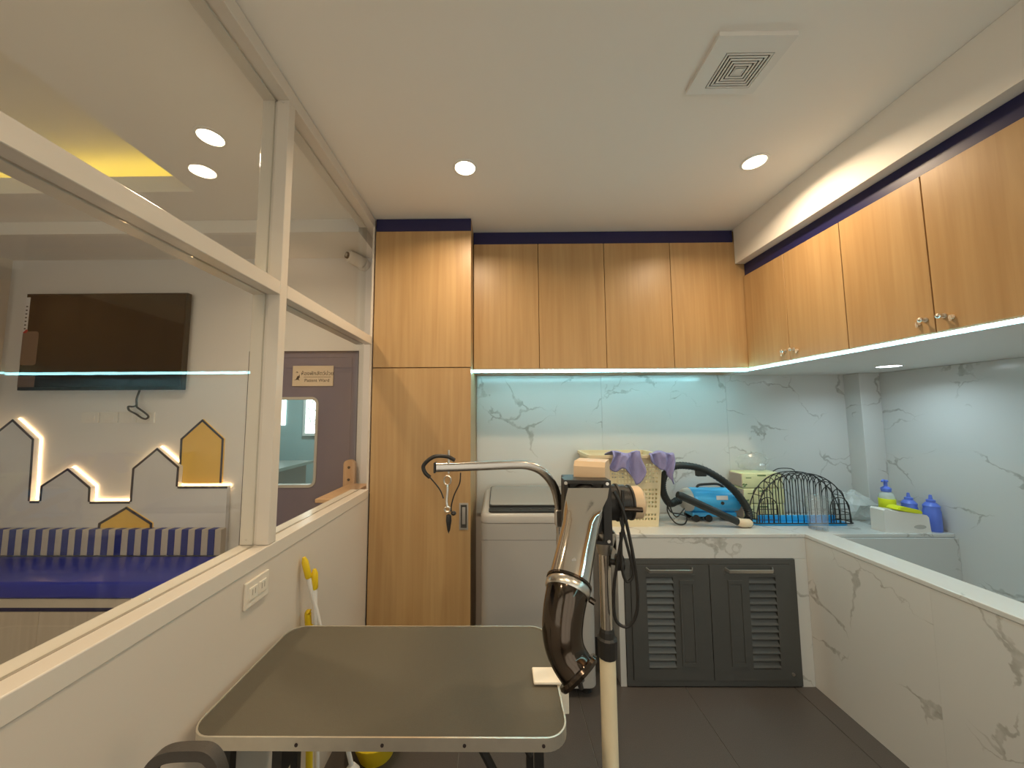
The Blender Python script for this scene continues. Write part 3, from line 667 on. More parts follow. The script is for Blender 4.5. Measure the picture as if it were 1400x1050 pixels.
finish('power_cord', tube(B(), smoothpath([(.325, .99, 1.22), (.337, .984, 1.16), (.352, .982, 1.09), (.35, .983, 1.065), (.335, .985, 1.055), (.325, .986, 1.09), (.326, .99, 1.18)], 6), .004, 8), 'black_plastic', sd, smooth=True)

# ------------------------------------------------------------------ push handle of a trolley in the lower left corner
ht = thing('folding_trolley', (-.5, .62, 0), 'dark grey plastic loop handle of a trolley standing before the table', 'trolley')
hp = smoothpath([(-.566, .60, .80), (-.564, .60, .905), (-.552, .60, .948), (-.53, .60, .966), (-.49, .60, .970), (-.464, .60, .967), (-.448, .60, .946), (-.441, .60, .905), (-.439, .60, .80)], 6)
finish('handle', strap(B(), hp, .009, .008, (0, 1, 0)), 'grey_plastic', ht)
for x in (-.571, -.436):
    finish('upright', cyl(B(), (x, .60, .03), (x, .60, .82), .011, n=12), 'steel', ht)
    finish('wheel', lathe(B(), [(0, -.014), (.05, -.014), (.05, .014), (0, .014)], (x+(.03 if x > -.5 else -.03), .63, .051), 20, 'x'), 'black_plastic', ht)
finish('toe_plate', bx(-.585, -.42, .50, .61, .012, .02), 'grey_plastic', ht)
finish('axle', cyl(B(), (-.6, .63, .051), (-.407, .63, .051), .007, n=8), 'steel', ht)

# ------------------------------------------------------------------ cleaning tools behind the table
def broom(x, y, top, lean, label, headm):
    b = thing('long_handled_brush', (x, y, 0), label, 'brush', 'yellow and white brushes leaning on the half wall')
    tx, ty_ = x+lean[0], y+lean[1]
    P0 = Vector((x, y, .12)); P1 = Vector((tx, ty_, top))
    finish('handle', tube(B(), [P0, P0.lerp(P1, .905)], .0085, 12), 'white_plastic', b, smooth=True)
    finish('grip', tube(B(), [P0.lerp(P1, .905), P0.lerp(P1, .912), P0.lerp(P1, .98), P1], [.009, .012, .012, .006], 12), 'yellow_plastic', b, smooth=True)
    finish('brush_head', lathe(B(), [(.0, .03), (.035, .035), (.04, .07), (.03, .105), (.012, .13)], (x, y, 0), 16), headm, b, smooth=True)
    finish('bristles', lathe(B(), [(.0, 0), (.045, .0), (.036, .05)], (x, y, 0), 18), 'yellow_plastic', b)
broom(-.59, 1.50, .965, (-.155, -.125), 'yellow gripped white brush leaning left behind the table', 'white_plastic')
broom(-.685, 1.42, .912, (-.031, -.02), 'yellow gripped white brush standing upright behind the table', 'white_plastic')
dp = thing('dustpan_brush', (-.72, 1.40, 0), 'yellow plastic dustpan and forked stand behind the grooming table', 'dustpan')
finish('stem', tube(B(), smoothpath([(-.70, 1.39, .1), (-.712, 1.39, .45), (-.728, 1.4, .66), (-.735, 1.4, .745), (-.729, 1.4, .752)], 5), .012, 10), 'yellow_plastic', dp, smooth=True)
for dx in (.03, .058): finish('prong', tube(B(), smoothpath([(-.715, 1.395, .62), (-.715+dx*.5, 1.395, .665), (-.715+dx, 1.395, .66), (-.71+dx, 1.395, .62)], 5), .011, 8), 'yellow_plastic', dp, smooth=True)
finish('prong', tube(B(), smoothpath([(-.715, 1.395, .62), (-.728, 1.395, .665), (-.722, 1.395, .71)], 5), .011, 8), 'yellow_plastic', dp, smooth=True)
finish('pan', prism(B(), [(1.36, 0), (1.50, 0), (1.50, .1), (1.47, .1), (1.45, .012), (1.36, .006)], 'x', -.755, -.645), 'yellow_plastic', dp)
bw = thing('yellow_basin', (-.58, 1.72, 0), 'round yellow plastic basin on the floor under the table', 'basin')
finish('bowl', lathe(B(), [(0, 0), (.075, 0), (.11, .09), (.118, .092), (.118, .096), (.106, .094), (.072, .008), (0, .006)], (-.56, 1.70, 0), 28), 'yellow_plastic', bw, smooth=True)

# ------------------------------------------------------------------ things on the counter
# laundry basket with real perforations
lb = thing('laundry_basket', (.78, 2.35, ZC), 'cream perforated plastic laundry basket on the counter', 'basket')
def basket_wall(p00, p10, p11, p01, nx, nz, hole):
    c = B(); V = {}
    P00, P10, P11, P01 = map(Vector, (p00, p10, p11, p01))
    us = []; 
    for i in range(nx): us += [(i+.0)/nx, (i+.42)/nx]
    us.append(1.0); ws = []
    for j in range(nz): ws += [j/nz, (j+.45)/nz]
    ws.append(1.0)
    def vert(i, j):
        if (i, j) not in V:
            u, w_ = us[i], ws[j]; V[i, j] = c.verts.new(P00.lerp(P10, u).lerp(P01.lerp(P11, u), w_))
        return V[i, j]
    for i in range(len(us)-1):
        for j in range(len(ws)-1):
            if i % 2 == 1 and j % 2 == 1 and hole(us[i], ws[j]): continue
            c.faces.new((vert(i, j), vert(i+1, j), vert(i+1, j+1), vert(i, j+1)))
    o = finish('side_wall', c, 'cream_plastic', lb)
    md = o.modifiers.new('thickness', 'SOLIDIFY'); md.thickness = .003; return o
ZB = ZC+.004; ZT = 1.245
bx0, bx1, by0, by1 = .60, .96, 2.215, 2.43; tx0, tx1, ty0, ty1 = .55, .992, 2.195, 2.495
hole = lambda u, v: (.05 < v < .2 and .1 < u < .93) or (.56 < v < .9 and (.12 < u < .66 or .74 < u < .93)) or (.26 < v < .5 and .7 < u < .93)
basket_wall((bx0, by0, ZB), (bx1, by0, ZB), (tx1, ty0, ZT), (tx0, ty0, ZT), 20, 17, hole)
basket_wall((bx1, by0, ZB), (bx1, by1, ZB), (tx1, ty1, ZT), (tx1, ty0, ZT), 16, 20, hole)
basket_wall((bx0, by0, ZB), (bx0, by1, ZB), (tx0, ty1, ZT), (tx0, ty0, ZT), 16, 20, hole)
basket_wall((bx0, by1, ZB), (bx1, by1, ZB), (tx1, ty1, ZT), (tx0, ty1, ZT), 24, 20, hole)
finish('bottom', bx(bx0, bx1, by0, by1, ZC, ZC+.006), 'cream_plastic', lb)
finish('rim', ringprism(B(), rrect(tx0-.016, tx1+.012, ty0-.014, ty1+.008, .03, 5), rrect(tx0+.002, tx1-.002, ty0+.002, ty1-.002, .02, 5), 'z', ZT-.012, ZT+.006), 'cream_plastic', lb)
# purple cloths draped over the rim
def cloth(label, pts_front, y_front, x0, x1, seed):
    rnd = random.Random(seed); o_ = thing('purple_cloth', ((x0+x1)/2, y_front, ZT), label, 'cloth', 'purple cloths on the laundry basket')
    c = B(); nu, nv = 18, 22; G = {}
    for i in range(nu+1):
        u = i/nu; x = x0+(x1-x0)*u
        drop = pts_front(u)
        for j in range(nv+1):
            v = j/nv
            s = v*(drop+.11)-.11          # distance along cloth; <0 lies inside/over the rim
            if s < -.03: y = y_front+.016+(-s-.03)*.9; z = ZT+.018+.012*math.sin(u*9+seed)-(-s-.03)*.35
            elif s < .02: a = (s+.03)/.05; y = y_front+.016-.034*a; z = ZT+.018+.01*math.sin(a*math.pi)+.008*math.sin(u*8+seed)
            else: y = y_front-.02-.012*math.sin(u*11+seed*2+s*14)-.008*math.sin(u*23+s*30); z = ZT+.01-(s-.02)
            G[i, j] = c.verts.new((x+.012*math.sin(s*30+u*3+seed), y, z))
    for i in range(nu):
        for j in range(nv): c.faces.new((G[i, j], G[i+1, j], G[i+1, j+1], G[i, j+1]))
    bmesh.ops.recalc_face_normals(c, faces=c.faces)
    q = finish('cloth_sheet', c, 'purple_cloth', o_, smooth=True); md = q.modifiers.new('thickness', 'SOLIDIFY'); md.thickness = .006
cloth('purple cloth bunched over the front rim of the laundry basket', lambda u: .10+.09*math.exp(-((u-.72)/.2)**2)+.02*math.sin(u*9), 2.172, .665, .855, 1)
cloth('purple cloth hanging off the right corner of the laundry basket', lambda u: .05+.13*u+.02*math.sin(u*7), 2.172, .91, 1.035, 4)
# vacuum cleaner
vc = thing('canister_vacuum', (1.36, 2.34, ZC), 'blue canister vacuum with black hose on the counter', 'vacuum')
vy = 2.36
finish('canister', lathe(B(), [(.070, 1.225), (.076, 1.235), (.078, 1.25), (.078, 1.49), (.074, 1.515), (.05, 1.53), (0, 1.533)], (0, vy, .945), 32, 'x'), 'vacuum_blue', vc, smooth=True)
finish('end_cap', lathe(B(), [(0, 1.165), (.03, 1.168), (.055, 1.18), (.07, 1.20), (.074, 1.225)], (0, vy, .945), 32, 'x'), 'washer_light', vc, smooth=True)
finish('inlet', cyl(B(), (1.135, vy-.01, .935), (1.175, vy-.005, .945), .024, n=16), 'hose_black', vc, smooth=True)
finish('carry_handle', tube(B(), smoothpath([(1.28, vy, 1.018), (1.295, vy, 1.036), (1.35, vy, 1.042), (1.42, vy, 1.042), (1.455, vy, 1.02)], 5), .008, 8), 'black_plastic', vc, smooth=True)
lbq = finish('label', bx(1.36, 1.43, vy-.0795, vy-.074, .96, .985), 'label_white', vc)
finish('switch', cyl(B(), (1.395, vy-.082, .94), (1.395, vy-.07, .94), .01, n=12), 'black_plastic', vc)
for x in (1.24, 1.32):
    finish('wheel', lathe(B(), [(0, -.01), (.022, -.01), (.022, .01), (0, .01)], (x, vy-.045, ZC+.022), 16, 'y'), 'black_plastic', vc)
    finish('wheel', lathe(B(), [(0, -.01), (.022, -.01), (.022, .01), (0, .01)], (x, vy+.045, ZC+.022), 16, 'y'), 'black_plastic', vc)
finish('cradle', bx(1.22, 1.5, vy-.05, vy+.05, ZC+.03, ZC+.058, bev=.006), 'vacuum_blue', vc)
finish('foot', bx(1.44, 1.49, vy-.04, vy+.04, ZC, ZC+.032, bev=.004), 'black_plastic', vc)
hz = smoothpath([(1.14, vy-.01, .938), (1.08, 2.31, .93), (1.035, 2.28, .98), (1.012, 2.26, 1.05), (1.025, 2.25, 1.12), (1.085, 2.25, 1.172), (1.17, 2.25, 1.176), (1.27, 2.25, 1.152), (1.37, 2.25, 1.095), (1.455, 2.25, 1.02), (1.515, 2.245, .93), (1.528, 2.24, .868), (1.5, 2.235, .842), (1.455, 2.23, .84)], 10)
hr = [.0215+(.0016 if i % 2 else -.0012) for i in range(len(hz))]
finish('hose', tube(B(), hz, hr, 14), 'hose_black', vc, smooth=True)
finish('wand', tube(B(), [(1.075, 2.2, 1.012), (1.1, 2.2, 1.002), (1.43, 2.195, .85)], [.02, .024, .021], 14), 'hose_black', vc, smooth=True)
finish('brush_head', tube(B(), [(1.425, 2.195, .852), (1.45, 2.195, .845), (1.50, 2.2, .842), (1.515, 2.2, .842)], [.022, .026, .024, .012], 16), 'bristle', vc, smooth=True)
finish('hose_clip', bx(1.22, 1.28, 2.235, 2.262, 1.112, 1.15, bev=.004), 'hose_black', vc)
finish('power_cord', tube(B(), smoothpath([(1.17, 2.31, .90), (1.10, 2.27, .86), (1.06, 2.25, .9), (1.04, 2.24, .96), (1.03, 2.24, .9), (1.07, 2.23, .835), (1.13, 2.24, .826), (1.16, 2.27, .86), (1.11, 2.26, .88), (1.05, 2.25, .90), (1.02, 2.25, .99)], 6), .004, 7), 'black_plastic', vc, smooth=True)
# tissue packs
for i in range(3):
    nm = ['lowest', 'middle', 'topmost'][i]
    t = thing('tissue_pack', (1.69, 2.41, ZC+i*.0995), 'light green tissue pack, %s of the stack behind the wire dome' % nm, 'tissue pack', 'stacked green tissue packs')
    z0 = ZC+i*.0995; ox = .006*(i % 2)
    finish('pack', bx(1.578+ox, 1.84+ox, 2.355, 2.485, z0, z0+.098, bev=.009, seg=3), 'tissue_green', t, smooth=True)
    finish('end_seal', bx(1.572+ox, 1.58+ox, 2.36, 2.48, z0+.008, z0+.09, bev=.003), 'tissue_brown', t)
    for k, (lx, lz) in enumerate(((1.578, .012), (1.588, .022), (1.572, .024))):
        finish('leaf_print', prism(B(), [(lx+ox, z0+lz), (lx+.012+ox, z0+lz+.008), (lx+.02+ox, z0+lz+.002), (lx+.01+ox, z0+lz-.004)], 'y', 2.3538, 2.3546), 'print_green', t)
    finish('print_line', bx(1.60+ox, 1.635+ox, 2.3538, 2.3546, z0+.064, z0+.069), 'print_green', t)
    finish('print_line', bx(1.675+ox, 1.73+ox, 2.3538, 2.3546, z0+.078, z0+.086), 'print_green', t)
def crumple(name, label, ctr, rad, m, seed, n=3, pinch=0):
    c = B(); bmesh.ops.create_icosphere(c, subdivisions=n, radius=1); rnd = random.Random(seed)
    from mathutils import noise
    off = Vector((seed*3.1, seed*1.7, 0))
    for v in c.verts:
        d = v.co.normalized(); k = 1+.28*noise.noise(d*2.2+off)+.22*noise.noise(d*5.1+off)
        if pinch and d.z > 0: k *= 1-pinch*d.z*.4
        p = Vector((d.x*rad[0], d.y*rad[1], d.z*rad[2]))*k
        if pinch and d.z > 0: p.x *= 1-.55*d.z; p.y *= 1-.55*d.z
        v.co = Vector(ctr)+p; v.co.z = max(v.co.z, ctr[2]-rad[2]*.8)
    lo = min(v.co.z for v in c.verts)
    o = finish(name, c, m, None, (ctr[0], ctr[1], lo)); return tag(o, label, 'plastic bag')
crumple('plastic_wrap', 'crumpled clear plastic wrap on top of the green tissue packs', (1.69, 2.41, 1.175), (.10, .06, .062), 'clear_plastic', 2)
crumple('plastic_bag', 'milky plastic bag slumped beside the wire dome', (2.30, 2.38, .92), (.12, .085, .13), 'milky_plastic', 5, 3, 1)
# wire dome on a blue tray
wd = thing('wire_dome', (1.91, 2.33, ZC), 'black wire mesh dome standing on a blue tray', 'wire dome')
wx0, wx1, wy0, wy1, wh = 1.57, 2.145, 2.235, 2.305, .315
finish('tray', prism(B(), rrect(wx0-.01, wx1-.01, wy0-.005, wy1+.01, .04, 5), 'z', ZC, ZC+.012), 'tray_blue', wd)
finish('tray_liner', bx(wx0+.04, wx1-.06, wy1-.03, wy1-.02, ZC+.012, ZC+.05, bev=.004), 'tray_blue', wd)
wr_ = .0026
finish('base_wire', tube(B(), [(x, y, ZC+.0155) for x, y in rrect(wx0-.02, wx1+.015, wy0-.012, wy1+.012, .03, 4)], .0035, 6, closed=True), 'black_plastic', wd)
mid = (wx0+wx1)/2; hw = (wx1-wx0)/2
env = lambda x: ZC+.016+(wh-.016)*max(0., 1-abs((x-mid)/hw)**2.3)**.5
for y in (wy0, wy1):
    finish('rim_wire', tube(B(), [(mid-hw*math.cos(math.pi*k/40), y, ZC+.016+(wh-.016)*(max(0., 1-abs(math.cos(math.pi*k/40))**2.3)**.5)) for k in range(41)], .003, 6), 'black_plastic', wd)
    nh = 13
    for i in range(nh):
        xa = wx0+.035+(wx1-wx0-.07)*(i/(nh+1)); xb = wx0+.035+(wx1-wx0-.07)*((i+2)/(nh+1)); xc = (xa+xb)/2; rr = (xb-xa)/2
        zt = env(xc)-.006; zs = max(ZC+.03, zt-rr*1.5)
        pts = [(xa, y, ZC+.015), (xa, y, zs)]+[(xc-rr*math.cos(math.pi*k/10), y, zs+(zt-zs)*math.sin(math.pi*k/10)) for k in range(1, 10)]+[(xb, y, zs), (xb, y, ZC+.015)]
        finish('hoop', tube(B(), pts, wr_*.9, 5), 'black_plastic', wd)
for i in range(9):
    x = mid-hw*math.cos(math.pi*(i+.5)/9); z = env(x)
    finish('cross_wire', tube(B(), [(x, wy0, z), (x, wy1, z)], wr_, 5), 'black_plastic', wd)
for s, xe in ((-1, wx0+.07), (1, wx1-.07)):
    pts = [(xe-.058, wy0-.006, ZC+.015)]+[(xe-.058*math.cos(math.pi*k/10), wy0-.006, ZC+.10+.07*math.sin(math.pi*k/10)) for k in range(11)]+[(xe+.058, wy0-.006, ZC+.015)]
    dd = finish('door_frame', tube(B(), pts, .003, 6), 'black_plastic', wd)
    for k in range(4): z = ZC+.035+k*.032; w2 = .058 if z < ZC+.1 else .04; finish('door_bar', tube(B(), [(xe-w2, wy0-.006, z), (xe+w2, wy0-.006, z)], .0022, 5), 'black_plastic', dd)
    for k in (-1, 0, 1): finish('door_bar', tube(B(), [(xe+k*.028, wy0-.006, ZC+.015), (xe+k*.028, wy0-.006, ZC+.1+.06*(1 if k == 0 else .85))], .0022, 5), 'black_plastic', dd)
finish('top_handle', tube(B(), smoothpath([(mid-.09, 2.34, ZC+wh-.005), (mid-.05, 2.34, ZC+wh+.013), (mid+.02, 2.34, ZC+wh+.013), (mid+.05, 2.34, ZC+wh)], 5), .003, 6), 'black_plastic', wd)
# clear cup
cu = finish('clear_cup', lathe(B(), [(0, .003), (.042, .003), (.045, 0), (.053, .19), (.056, .192), (.054, .195), (.050, .19), (.0425, .006), (0, .006)], (1.875, 2.16, ZC), 28), 'clear_plastic', None, (1.875, 2.16, ZC), smooth=True)
tag(cu, 'tall clear plastic cup standing in front of the wire dome', 'cup')
# pump bottle, dispenser, blue bottles
pb = thing('pump_bottle', (2.355, 2.22, ZC), 'milky pump bottle with blue pump and yellow label beside the column', 'bottle')
ox, oy = 2.355, 2.22
finish('bottle_body', lathe(B(), [(0, 0), (.034, 0), (.037, .006), (.037, .175), (.028, .198), (.018, .205), (.018, .212)], (ox, oy, ZC), 24), 'milky_bottle', pb, smooth=True)
finish('pump_collar', lathe(B(), [(.0185, .205), (.023, .207), (.025, .225), (.014, .235), (.009, .237), (.009, .262), (.014, .265), (.012, .275), (0, .277)], (ox, oy, ZC), 20), 'bottle_blue', pb, smooth=True)
finish('pump_spout', tube(B(), [(ox+.005, oy, ZC+.268), (ox-.022, oy-.008, ZC+.275), (ox-.034, oy-.012, ZC+.268)], [.007, .006, .005], 8), 'bottle_blue', pb, smooth=True)
finish('label', lathe(B(), [(.0375, .10), (.038, .101), (.038, .165), (.0375, .166)], (ox, oy, ZC), 24), 'lime_plastic', pb, smooth=True)
ds = thing('tissue_dispenser', (2.39, 2.14, ZC), 'white plastic box dispenser with grey oval window on the ledge', 'dispenser')
finish('casing', prism(B(), [(2.20, ZC), (2.462, ZC), (2.455, ZC+.085), (2.444, ZC+.098), (2.21, ZC+.132), (2.202, ZC+.124)], 'y', 2.098, 2.175), 'white_plastic', ds)
finish('oval_window', prism(B(), [(2.40+.034*math.cos(t*math.pi/10), ZC+.033+.012*math.sin(t*math.pi/10)) for t in range(20)], 'y', 2.0965, 2.0985), 'washer_light', ds)
sp = finish('scrub_pad', prism(B(), [(2.275, .945), (2.29, .962), (2.315, .964), (2.405, .944), (2.417, .932), (2.415, .922), (2.34, .932)], 'y', 2.09, 2.16), 'lime_plastic', None, (2.34, 2.12, .922))
bmx = bmesh.new(); bmx.from_mesh(sp.data); bmesh.ops.bevel(bmx, geom=bmx.edges[:], offset=.004, segments=2, affect='EDGES'); bmx.to_mesh(sp.data); bmx.free()
tag(sp, 'lime yellow scrubbing pad lying on the white dispenser', 'scrub pad')
for x, y, lb_, s in ((2.475, 2.21, 'blue squeeze bottle standing behind the dispenser next to the pump bottle', 1.0), (2.518, 2.135, 'blue squeeze bottle nearest the right marble wall', 1.02)):
    q = thing('squeeze_bottle', (x, y, ZC), lb_, 'bottle', 'blue squeeze bottles')
    finish('bottle_body', lathe(B(), [(0, 0), (.033*s, 0), (.036*s, .006), (.036*s, .11*s), (.033*s, .125*s), (.035*s, .14*s), (.022*s, .158*s), (.016*s, .16*s)], (x, y, ZC), 22), 'bottle_blue', q, smooth=True)
    finish('cap', lathe(B(), [(.018*s, .158*s), (.019*s, .172*s), (.009*s, .176*s), (.006*s, .20*s), (0, .202*s)], (x, y, ZC), 16), 'bottle_blue', q, smooth=True)

# ------------------------------------------------------------------ waiting area
# television
tv = thing('television', (-2.72, 2.40, 1.68), 'wall-mounted black flat television above the house-shaped panels', 'television')
finish('bezel', bx(-3.29, -2.163, 2.362, 2.40, 1.678, 2.352, bev=.003), 'tv_bezel', tv)
finish('screen', bx(-3.28, -2.173, 2.3595, 2.3625, 1.70, 2.342), 'tv_screen', tv)
finish('wall_mount', bx(-2.9, -2.5, 2.40, YL, 1.85, 2.15), 'tv_bezel', tv)
lb1 = finish('spec_label', bx(-3.288, -3.258, 2.3582, 2.3597, 2.075, 2.325), 'label_white', tv)
for k in range(7): finish('label_print', bx(-3.281, -3.268, 2.3578, 2.3583, 2.10+k*.026, 2.108+k*.026), 'ink', lb1)
finish('energy_label', prism(B(), rrect(-3.285, -3.175, 1.85, 2.085, .02, 4), 'y', 2.3582, 2.3597), 'label_pink', tv)
finish('energy_label', bx(-3.285, -3.17, 2.3582, 2.3597, 1.70, 1.775), 'label_pink', tv)
finish('red_flag', prism(B(), [(-3.286, 2.075), (-3.262, 2.10), (-3.25, 2.09), (-3.262, 2.072)], 'y', 2.3574, 2.3581), 'red_ink', tv)
tcb = finish('tv_cable', tube(B(), smoothpath([(-2.482, 2.40, 1.685), (-2.484, 2.385, 1.62), (-2.478, 2.38, 1.575), (-2.50, 2.378, 1.565), (-2.53, 2.378, 1.565), (-2.52, 2.376, 1.54), (-2.47, 2.374, 1.515), (-2.43, 2.376, 1.488), (-2.40, 2.376, 1.482), (-2.39, 2.38, 1.5), (-2.43, 2.384, 1.53), (-2.475, 2.384, 1.56), (-2.48, 2.384, 1.575)], 6), .006, 8), 'grey_plastic', None, (-2.48, 2.40, 1.48), smooth=True)
tag(tcb, 'bundled dark cable dangling below the television', 'cable')
for k, x in enumerate((-2.828, -2.695, -2.565, -2.44)):
    q = thing('wall_socket', (x, YL, 1.49), 'white wall socket below the television, %s from the left' % ['first', 'second', 'third', 'fourth'][k], 'socket', 'row of wall sockets below the television')
    finish('cover_plate', bx(x-.06, x+.06, YL-.009, YL, 1.455, 1.53, bev=.003), 'white_plastic', q)
    finish('insert', bx(x-.035, x+.035, YL-.012, YL-.008, 1.472, 1.512, bev=.002), 'white_plastic', q)
# house silhouette panel
yb = 2.38
prof = [(-3.319, 1.484), (-3.158, 1.349), (-3.143, 0.938), (-3.08, 0.938), (-3.08, 1.038), (-2.908, 1.154), (-2.742, 1.028), (-2.738, 0.933), (-2.469, 0.933), (-2.469, 1.152), (-2.312, 1.288), (-2.154, 1.161), (-2.154, 1.031), (-1.822, 1.031)]
full = [(XF+.001, 1.33)]+prof+[(-1.822, .60), (XF+.001, .60)]
hp_ = thing('house_panel', (-2.6, 2.37, .61), 'white backlit wall panel cut as house silhouettes behind the bench', 'wall panel')
finish('panel', prism(B(), full, 'y', yb, YL-.012), 'panel_white', hp_)
def outline(bm, pts, wdt, y0, y1):
    for p, q in zip(pts, pts[1:]):
        P_, Q_ = Vector((p[0], 0, p[1])), Vector((q[0], 0, q[1])); d_ = (Q_-P_).normalized(); nrm = Vector((d_.z, 0, -d_.x))
        a = P_-d_*wdt*.0; b_ = Q_+d_*wdt*.0
        V = [bm.verts.new((v.x, y, v.z)) for y in (y0, y1) for v in (a, b_, b_+nrm*wdt, a+nrm*wdt)]
        for f in ((0, 1, 2, 3), (7, 6, 5, 4), (0, 4, 5, 1), (1, 5, 6, 2), (2, 6, 7, 3), (3, 7, 4, 0)): bm.faces.new([V[i] for i in f])
    bmesh.ops.recalc_face_normals(bm, faces=bm.faces); return bm
finish('outline_trim', outline(B(), [(XF+.001, 1.33)]+prof, .013, yb-.003, yb), 'navy_trim', hp_)
ll = thing('led_strip', (-2.6, YL-.01, 1.0), 'warm light strip glowing along the house silhouette panel', 'light strip')
off = []
finish('strip_light', tube(B(), [(x, YL-.006, z+.004) for x, z in [(XF+.01, 1.33)]+prof], .0045, 6), 'led_warm', ll)
# yellow houses
yh = thing('yellow_house_panel', (-2.03, YL, 1.045), 'yellow house-shaped wall panel with dark outline right of the television', 'wall panel')
hs = [(-2.176, 1.046), (-2.182, 1.345), (-2.04, 1.478), (-1.886, 1.345), (-1.884, 1.046)]
finish('house_board', prism(B(), hs, 'y', YL-.012, YL-.001), 'house_yellow', yh)
finish('outline_trim', outline(B(), hs, .012, YL-.016, YL-.012), 'navy_trim', yh)
yh2 = thing('yellow_house_panel', (-2.48, yb, .761), 'yellow gabled house cut-out low on the panel above the bench', 'wall panel')
hs2 = [(-2.659, 0.761), (-2.657, 0.797), (-2.48, 0.903), (-2.3, 0.797), (-2.298, 0.761)]
finish('house_board', prism(B(), hs2, 'y', yb-.008, yb-.0005), 'house_yellow', yh2)
finish('outline_trim', outline(B(), hs2, .014, yb-.012, yb-.008), 'navy_trim', yh2)
# bench
bn = thing('bench', (-2.6, 2.1, 0), 'built-in waiting bench with blue vinyl seat and striped backrest', 'bench')
SF = 1.97
finish('seat_cushion', bx(XF+.002, -1.81, SF, 2.334, .515, .602, bev=.016, seg=3), 'blue_vinyl', bn, smooth=True)
finish('seat_board', bx(XF+.002, -1.81, SF+.006, YL-.045, .469, .514), 'stripe_beige', bn)
finish('navy_line', bx(XF+.002, -1.81, SF+.012, YL-.045, .446, .468), 'navy', bn)
x = -1.81
fx = XF+.002
while x > fx+.1:
    a = x-.045; finish('front_panel', bx(max(x-.345+.001, fx), x-.001, SF+.008, SF+.026, .08, .445), 'pale_ash', bn); x -= .345
finish('base', bx(fx, -1.812, SF+.03, YL-.045, 0, .444), 'pale_ash', bn)
x = -1.81; k = 0
while x > fx+.05:
    wd_ = .0425 if k % 2 == 0 else .0445
    finish('back_stripe', bx(x-wd_+.0006, x-.0006, 2.335, yb-.001, .603, .766, bev=.003), 'stripe_beige' if k % 2 == 0 else 'stripe_navy', bn); x -= wd_; k += 1
# navy panel on the far left wall, lengthened to darken the television reflection
nv = finish('navy_cabinet', bx(XF+.001, XF+.05, .2, 2.32, 1.5, 2.50, bev=.003), 'navy', None, (XF, 1.3, 1.5))
tag(nv, 'dark navy wall panel at the far left edge, lengthened to darken the television reflection', 'panel')
# door with window, sign and wooden pull
dr = thing('door_1', ((DX0+DX1)/2, YL+.02, 0), 'grey navy door with rounded window and brass sign', None, kind='structure')
YD = YL+.012
wx_0, wx_1, wz_0, wz_1 = -1.60, -1.262, 1.018, 1.622
outer = rrect(DX0+.004, DX1-.004, .004, DZ-.004, .0001, 6); inner = rrect(wx_0, wx_1, wz_0, wz_1, .045, 6)
c = B(); ringprism(c, outer, inner, 'y', YD, YD+.04); finish('leaf', c, 'door_navy', dr)
finish('window_rim', ringprism(B(), rrect(wx_0-.006, wx_1+.006, wz_0-.006, wz_1+.006, .05, 6), rrect(wx_0+.012, wx_1-.012, wz_0+.012, wz_1-.012, .035, 6), 'y', YD-.006, YD+.044), 'washer_light', dr)
finish('pane', bx(wx_0+.004, wx_1-.004, YD+.018, YD+.023, wz_0+.004, wz_1-.004), 'door_glass', dr)
for z in (1.905, 1.80): finish('rail_moulding', bx(DX0+.01, DX1-.06, YD-.003, YD+.001, z, z+.012), 'door_navy', dr)
finish('stile_moulding', bx(DX1-.062, DX1-.05, YD-.003, YD+.001, .1, 1.905), 'door_navy', dr)
c = B(); box(c, DX1-.004, DX1, YL-.004, YL+.06, 0, DZ); box(c, DX0, DX0+.004, YL-.004, YL+.06, 0, DZ); box(c, DX0, DX1, YL-.004, YL+.06, DZ-.004, DZ)
finish('door_frame', c, 'navy_trim', dr)
sg = finish('door_sign', bx(-1.444, -1.159, YD-.008, YD-.0035, 1.703, 1.845, bev=.001, seg=1), 'sign_brass', dr)
text('sign_text', 'ห้องพักสัตว์ป่วย', .036, (-1.270, YD-.0086, 1.79), 'ink', sg)
text('sign_text', 'Patient Ward', .032, (-1.272, YD-.0086, 1.742), 'ink', sg)
finish('sign_line', bx(-1.365, -1.175, YD-.0088, YD-.0079, 1.765, 1.7675), 'ink', sg)
finish('sign_logo', prism(B(), [(-1.432, 1.745), (-1.418, 1.752), (-1.408, 1.775), (-1.402, 1.772), (-1.395, 1.785), (-1.392, 1.765), (-1.40, 1.755), (-1.392, 1.742), (-1.405, 1.748)], 'y', YD-.0088, YD-.0079), 'ink', sg)
finish('sign_logo', prism(B(), [(-1.422, 1.80), (-1.41, 1.805), (-1.402, 1.795), (-1.41, 1.797)], 'y', YD-.0088, YD-.0079), 'ink', sg)
hpl = finish('pull_handle', prism(B(), [(-1.042, .9), (-.968, .9)]+[(-1.005+.037*math.cos(math.pi*k/10), 1.175+.03*math.sin(math.pi*k/10)) for k in range(11)], 'y', 2.365, 2.395), 'handle_wood', dr)
for z in (1.155, 1.075): finish('handle_bolt', cyl(B(), (-1.005, 2.366, z), (-1.005, 2.362, z), .009, n=12), 'ink', hpl)
for z in (.93, 1.155): finish('standoff', cyl(B(), (-1.005, 2.394, z), (-1.005, YD, z), .01, n=10), 'steel', hpl)
# wooden armrest shelf beyond the half wall
pk = finish('wooden_shelf', bx(-1.0, XL-.101, 1.93, 2.36, 1.03, 1.052, bev=.004), 'handle_wood', None, (-.93, 2.1, 1.03))
tag(pk, 'narrow wooden shelf fixed behind the half wall near the door', 'shelf')
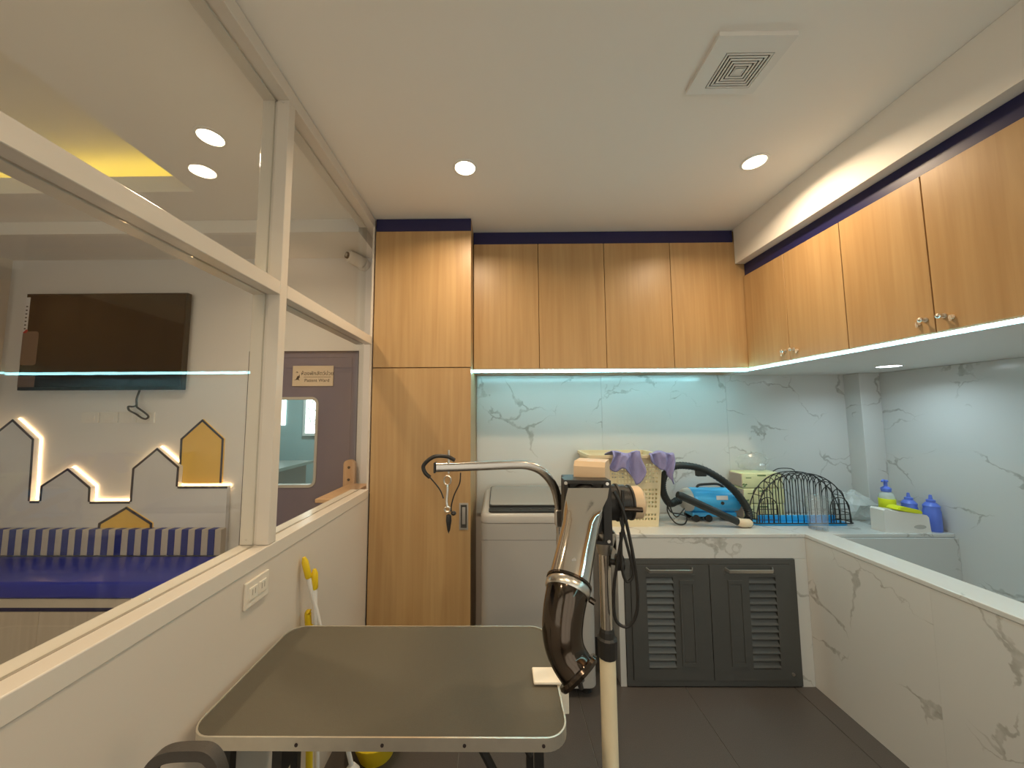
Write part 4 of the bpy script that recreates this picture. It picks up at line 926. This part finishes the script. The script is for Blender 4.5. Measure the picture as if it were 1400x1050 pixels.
# camera
cc_ = thing('security_camera', (-.97, 2.36, 2.585), 'white round security camera beside the bulkhead above the door', 'camera')
finish('mount', lathe(B(), [(0, 2.418), (.045, 2.418), (.045, 2.39), (.038, 2.38), (0, 2.38)], (-.965, 0, 2.565), 24, 'y'), 'white_plastic', cc_, smooth=True)
finish('camera_body', tube(B(), [(-.965, 2.385, 2.565), (-.99, 2.345, 2.572), (-1.022, 2.30, 2.578), (-1.026, 2.295, 2.578)], [.04, .043, .04, .03], 20), 'white_plastic', cc_, smooth=True)
finish('lens', tube(B(), [(-1.025, 2.296, 2.578), (-1.032, 2.286, 2.579)], .022, 18), 'ink', cc_)
finish('lens_glass', tube(B(), [(-1.032, 2.286, 2.579), (-1.0335, 2.284, 2.579)], .013, 14), 'washer_grey', cc_)
# treatment room seen through the door window
c = B(); RX0, RX1, RY = -3.0, -.4, 4.4
box(c, RX0, RX1, RY, RY+.06, 0, H); box(c, RX0-.06, RX0, YW+.09, RY, 0, H); box(c, RX1, RX1+.06, YW+.09, RY, 0, H)
struct('wall_beyond', c, 'teal_wall', 'teal walls of the ward beyond the navy door')
struct('ceiling', bx(RX0, RX1, YW+.09, RY, 2.6, 2.66), 'teal_wall', 'ceiling of the ward beyond the navy door')
w3 = thing('window_3', (-2.3, RY, 1.1), 'bright window with patterned film in the ward beyond the door', None, kind='structure')
finish('lit_pane', bx(-2.42, -2.16, RY-.012, RY-.004, 1.28, 1.95), 'window_day', w3)
finish('window_frame', ringprism(B(), sq(-2.45, -2.13, 1.25, 1.98), sq(-2.42, -2.16, 1.28, 1.95), 'y', RY-.03, RY-.001), 'white_plastic', w3)
for k in range(9):
    rx = -2.38+random.random()*.18; rz = 1.33+random.random()*.55
    finish('film_twig', tube(B(), [(rx, RY-.014, rz), (rx+random.uniform(-.05, .05), RY-.014, rz+random.uniform(.03, .09))], .004, 5), 'print_green', w3)
w4 = thing('window_4', (-2.86, RY, 1.1), 'second bright window strip in the ward beyond the door', None, kind='structure')
finish('lit_pane', bx(-2.80, -2.68, RY-.012, RY-.004, 1.38, 1.85), 'window_day', w4)
wt = thing('ward_table', (-2.5, 3.6, 0), 'steel topped ward counter seen through the door window', 'counter')
finish('worktop', bx(-2.95, -2.05, 3.2, 3.9, .98, 1.01), 'steel', wt)
finish('base', bx(-2.9, -2.1, 3.25, 3.85, 0, .979), 'washer_grey', wt)
bxw = finish('ward_box', bx(-2.62, -2.38, 3.3, 3.5, 1.0105, 1.14, bev=.006), 'tray_blue', None, (-2.5, 3.4, 1.0105)); tag(bxw, 'pale blue box on the ward counter beyond the door', 'box')
downlight(-1.8, 3.5, 'cool downlight in the ward beyond the navy door', z=2.5995, m='lamp_cool', col=(.8, 1, 1), pw_=18)
